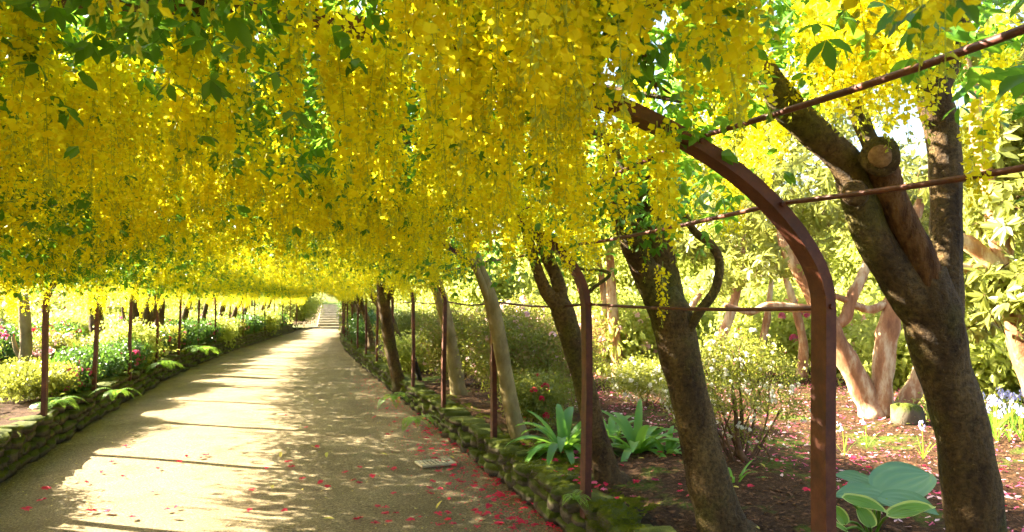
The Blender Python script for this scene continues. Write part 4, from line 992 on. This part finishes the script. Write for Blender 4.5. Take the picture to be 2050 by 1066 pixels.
# bluebells
def bluebell_meshes(seed):
    r = np.random.default_rng(seed); st = MB(); bl = MB(); lv = MB(); h = r.uniform(.26, .36)
    P = catmull([[0, 0, 0], [.005, 0, h * .6], [.02, 0, h * .9], [.05, 0, h * .97]], 10); tube(st, P, np.linspace(.004, .002, 10), 4)
    for k in range(7):
        c = P[5 + k % 5] + [0, 0, r.uniform(-.01, .02)]; a = k * 2.4; o = np.array([math.cos(a), math.sin(a), 0]) * .018
        V = []
        for j in range(5):
            b = j * 2 * PI / 5; V += [c + o + [math.cos(b) * .004, math.sin(b) * .004, 0], c + o * 1.2 + [math.cos(b) * .010, math.sin(b) * .010, -.022]]
        bl.add(V, [(2 * j, (2 * j + 2) % 10, (2 * j + 3) % 10, 2 * j + 1) for j in range(5)])
    for k in range(4):
        a = k * 1.6 + r.uniform(0, .5); blade(lv, [0, 0, 0], [math.cos(a) * .4, math.sin(a) * .4, 1], [math.cos(a), math.sin(a), .2], .24, .014, 5, droop=.9, fold=.3)
    return st.mesh('flower_stalk', [M['stalk']]), bl.mesh('bells', [M['blue']]), lv.mesh('leaves', [M['fern']])
BB = [bluebell_meshes(i) for i in range(3)]
def bluebell(p, label, group):
    t_ = thing('bluebell', p, label, 'flower', group); a, b, c_ = BB[int(R.integers(0, 3))]; s = R.uniform(.85, 1.2); rz = R.uniform(0, 6.28)
    for nm, me in (('flower_stalk', a), ('flower_head', b), ('basal_leaves', c_)):
        o = link(nm, me, t_, p); o.rotation_euler.z = rz; o.scale = (s,) * 3
for _ in range(42):
    q = gnd(R.uniform(1975, 2075), R.uniform(832, 890), .3); bluebell((q[0], q[1], float(zR(q[0], q[1]))), 'pale bluebell in the drift behind the stout laburnum trunk', 'bluebell drift')
for _ in range(14):
    q = gnd(R.uniform(1850, 1910), R.uniform(790, 830), .3); bluebell((q[0], q[1], float(zR(q[0], q[1]))), 'bluebell beside the third stem of the peeling rhododendron', 'bluebells by the rhododendron')
for px, py in ((1735, 885), (1690, 905), (1848, 905)):
    q = gnd(px, py, .3); bluebell((q[0], q[1], float(zR(q[0], q[1]))), 'lone bluebell standing on the pink petal-strewn ground', 'lone bluebells')

# stake, iron grate
mb = MB(); tube(mb, catmull([at(848, 792, 13.0), at(840, 760, 13.0), at(828, 718, 13.0)], 8), np.linspace(.055, .045, 8), 7, bump=.08); tag(link('stake', mb.mesh('stake', [M['dark']])), 'short dark leaning wooden stake beside the lime shrub', 'stake')
g = gnd(872, 928, .016); gt = thing('drain_grate', g, 'small iron drain grate in the gravel among crimson petals', 'grate')
ga = .12
mb = MB()
for dx, dy, sx, sy in ((-.17, 0, .03, .26), (.17, 0, .03, .26), (0, -.115, .31, .03), (0, .115, .31, .03)): box(mb, (dx * math.cos(ga) - dy * math.sin(ga), dx * math.sin(ga) + dy * math.cos(ga), .006), (sx, sy, .020), ga)
link('frame', mb.mesh('frame', [M['grate']], False), gt).location = (0, 0, 0)
mb = MB(); box(mb, (0, 0, 0), (.018, .2, .012)); bar = mb.mesh('bar', [M['grate']], False)
mb = MB(); box(mb, (0, 0, .001), (.32, .22, .006), ga); link('hollow_shade', mb.mesh('hollow_shade', [M['dark']], False), gt).location = (0, 0, 0)  # thin dark plate standing in for the shaded hollow below the bars
for k in range(7):
    u = (k - 3) * .044; o = link('bar', bar, gt); o.location = (u * math.cos(ga), u * math.sin(ga), .010); o.rotation_euler.z = ga

# ------------------------------------------------------------------ fallen blossoms, leaves, litter
def path_z(x, y): return .016
pts = []
while len(pts) < 175:
    t = R.random()
    if t < .62: py = R.uniform(800, 1066); q = gnd(R.normal(1075 - (1066 - py) * .95, 36 + (py - 800) * .10), py, 0)
    elif t < .9: q = gnd(R.uniform(560, 1000), R.uniform(830, 1066), 0)
    else: q = gnd(R.uniform(40, 560), R.uniform(880, 1066), 0)
    if q[0] < cxy(q[1]) + hw(q[1]) + .04 and q[0] > cxy(q[1]) - hw(q[1]) + .1: pts.append(q)
for q in pts:
    o = link('fallen_blossom', FALLEN[int(R.integers(0, 4))], None, (q[0], q[1], path_z(q[0], q[1]))); o.rotation_euler = (R.normal(0, .15), R.normal(0, .15), R.uniform(0, 6.28)); s = R.uniform(.9, 1.7); o.scale = (s, s, s * .9)
    tag(o, 'crimson fallen blossom lying on the gravel path', 'blossom', 'fallen blossoms on the path')
pts = []
while len(pts) < 120:
    q = gnd(R.normal(1130, 75), R.uniform(860, 1000), .31) if R.random() < .55 else gnd(R.uniform(1060, 2040), R.uniform(880, 1060), .3)
    if q[0] > cxy(q[1]) + hw(q[1]) + .12: pts.append(q)
for q in pts:
    z_ = float(zR(q[0], q[1])) + .012 + (.035 if q[0] < cxy(q[1]) + hw(q[1]) + .45 else 0)
    o = link('fallen_blossom', (FALLEN + FALLENP)[int(R.integers(0, 6))], None, (q[0], q[1], z_)); o.rotation_euler = (R.normal(0, .2), R.normal(0, .2), R.uniform(0, 6.28)); s = R.uniform(.75, 1.3); o.scale = (s,) * 3
    tag(o, 'fallen crimson or pink blossom lying on the mulch bed', 'blossom', 'fallen blossoms on the mulch')
mb = MB(); blade(mb, [-.04, 0, .004], [1, 0, .12], [0, 0, 1.0], .08, .03, 5, droop=.25, fold=.4); yl = mb.mesh('fallen_leaf', [M['yleaf']])
for k in range(34):
    if k < 20: q = gnd(R.uniform(300, 1060), R.uniform(860, 1066), 0); zz = .016; lab, gr = 'curled yellow leaf lying on the gravel path', 'yellow leaves on the path'
    else: q = gnd(R.uniform(1200, 2040), R.uniform(930, 1060), .3); zz = float(zR(q[0], q[1])) + .012; lab, gr = 'curled yellow leaf lying on the shaded mulch', 'yellow leaves on the mulch'
    o = link('fallen_leaf', yl, None, (q[0], q[1], zz)); o.rotation_euler = (R.normal(0, .2), R.normal(0, .2), R.uniform(0, 6.28)); s = R.uniform(.7, 1.4); o.scale = (s,) * 3; tag(o, lab, 'leaf', gr)
n = 9000; y = 2.5 + 30 * R.random(n) ** 1.5; t = np.sign(R.normal(size=n)) * (1 - np.abs(R.normal(0, .45, n))).clip(-1, 1); x = cxy(y) + t * (hw(y) - .02)
scatter('path_litter', 'flakes', FLK, np.stack([x, y, np.full(n, .013)], 1), rand_rot(n, .25), R.uniform(.6, 1.7, n))['label'] = 'tiny dry leaf and petal litter on the gravel'
n = 1500; y = 4.6 + 12 * R.random(n) ** 1.6; x = cxy(y) + hw(y) - np.abs(R.normal(0, .32, n))
scatter('petal_litter', 'cpet', CPET, np.stack([x, y, np.full(n, .015)], 1), rand_rot(n, .3), R.uniform(.5, 1.1, n))['label'] = 'scattered crimson petals along the path edge'
n = 26000; y = 1.2 + 13 * R.random(n) ** 1.3; x = cxy(y) + hw(y) + .25 + 6.5 * R.random(n)
scatter('bark_mulch', 'chips', CHIP, np.stack([x, y, zR(x, y) + .006], 1), rand_rot(n, .4), R.uniform(.5, 1.5, n))['label'] = 'loose brown bark chips on the bed'
n = 11000; y = 2 + 13 * R.random(n); x = cxy(y) + hw(y) + 1.6 + 8 * R.random(n)
scatter('bed_petal_litter', 'ppet', PPET, np.stack([x, y, zR(x, y) + .012], 1), rand_rot(n, .35), R.uniform(.6, 1.5, n))['label'] = 'pink petals strewn over the sunny bed'
n = 2600; y = 3 + 16 * R.random(n); x = cxy(y) + hw(y) + 4.5 + 14 * R.random(n); k = vnoise(x, y, 1.2, 33) > .05
scatter('ground_cover', 'bright', BRT, np.stack([x, y, zR(x, y) + .02], 1)[k], rand_rot(n, .4)[k], R.uniform(.5, 1.0, n)[k])['label'] = 'low green ground cover on the sunny bed'
n = 2500; y = 5 + 38 * R.random(n); x = cxy(y) - hw(y) - .3 - 11 * R.random(n)
scatter('ground_cover', 'bright', BRT, np.stack([x, y, zL(x, y) + .03], 1), rand_rot(n, .4), R.uniform(.7, 1.6, n))['label'] = 'low green ground cover among the azaleas'
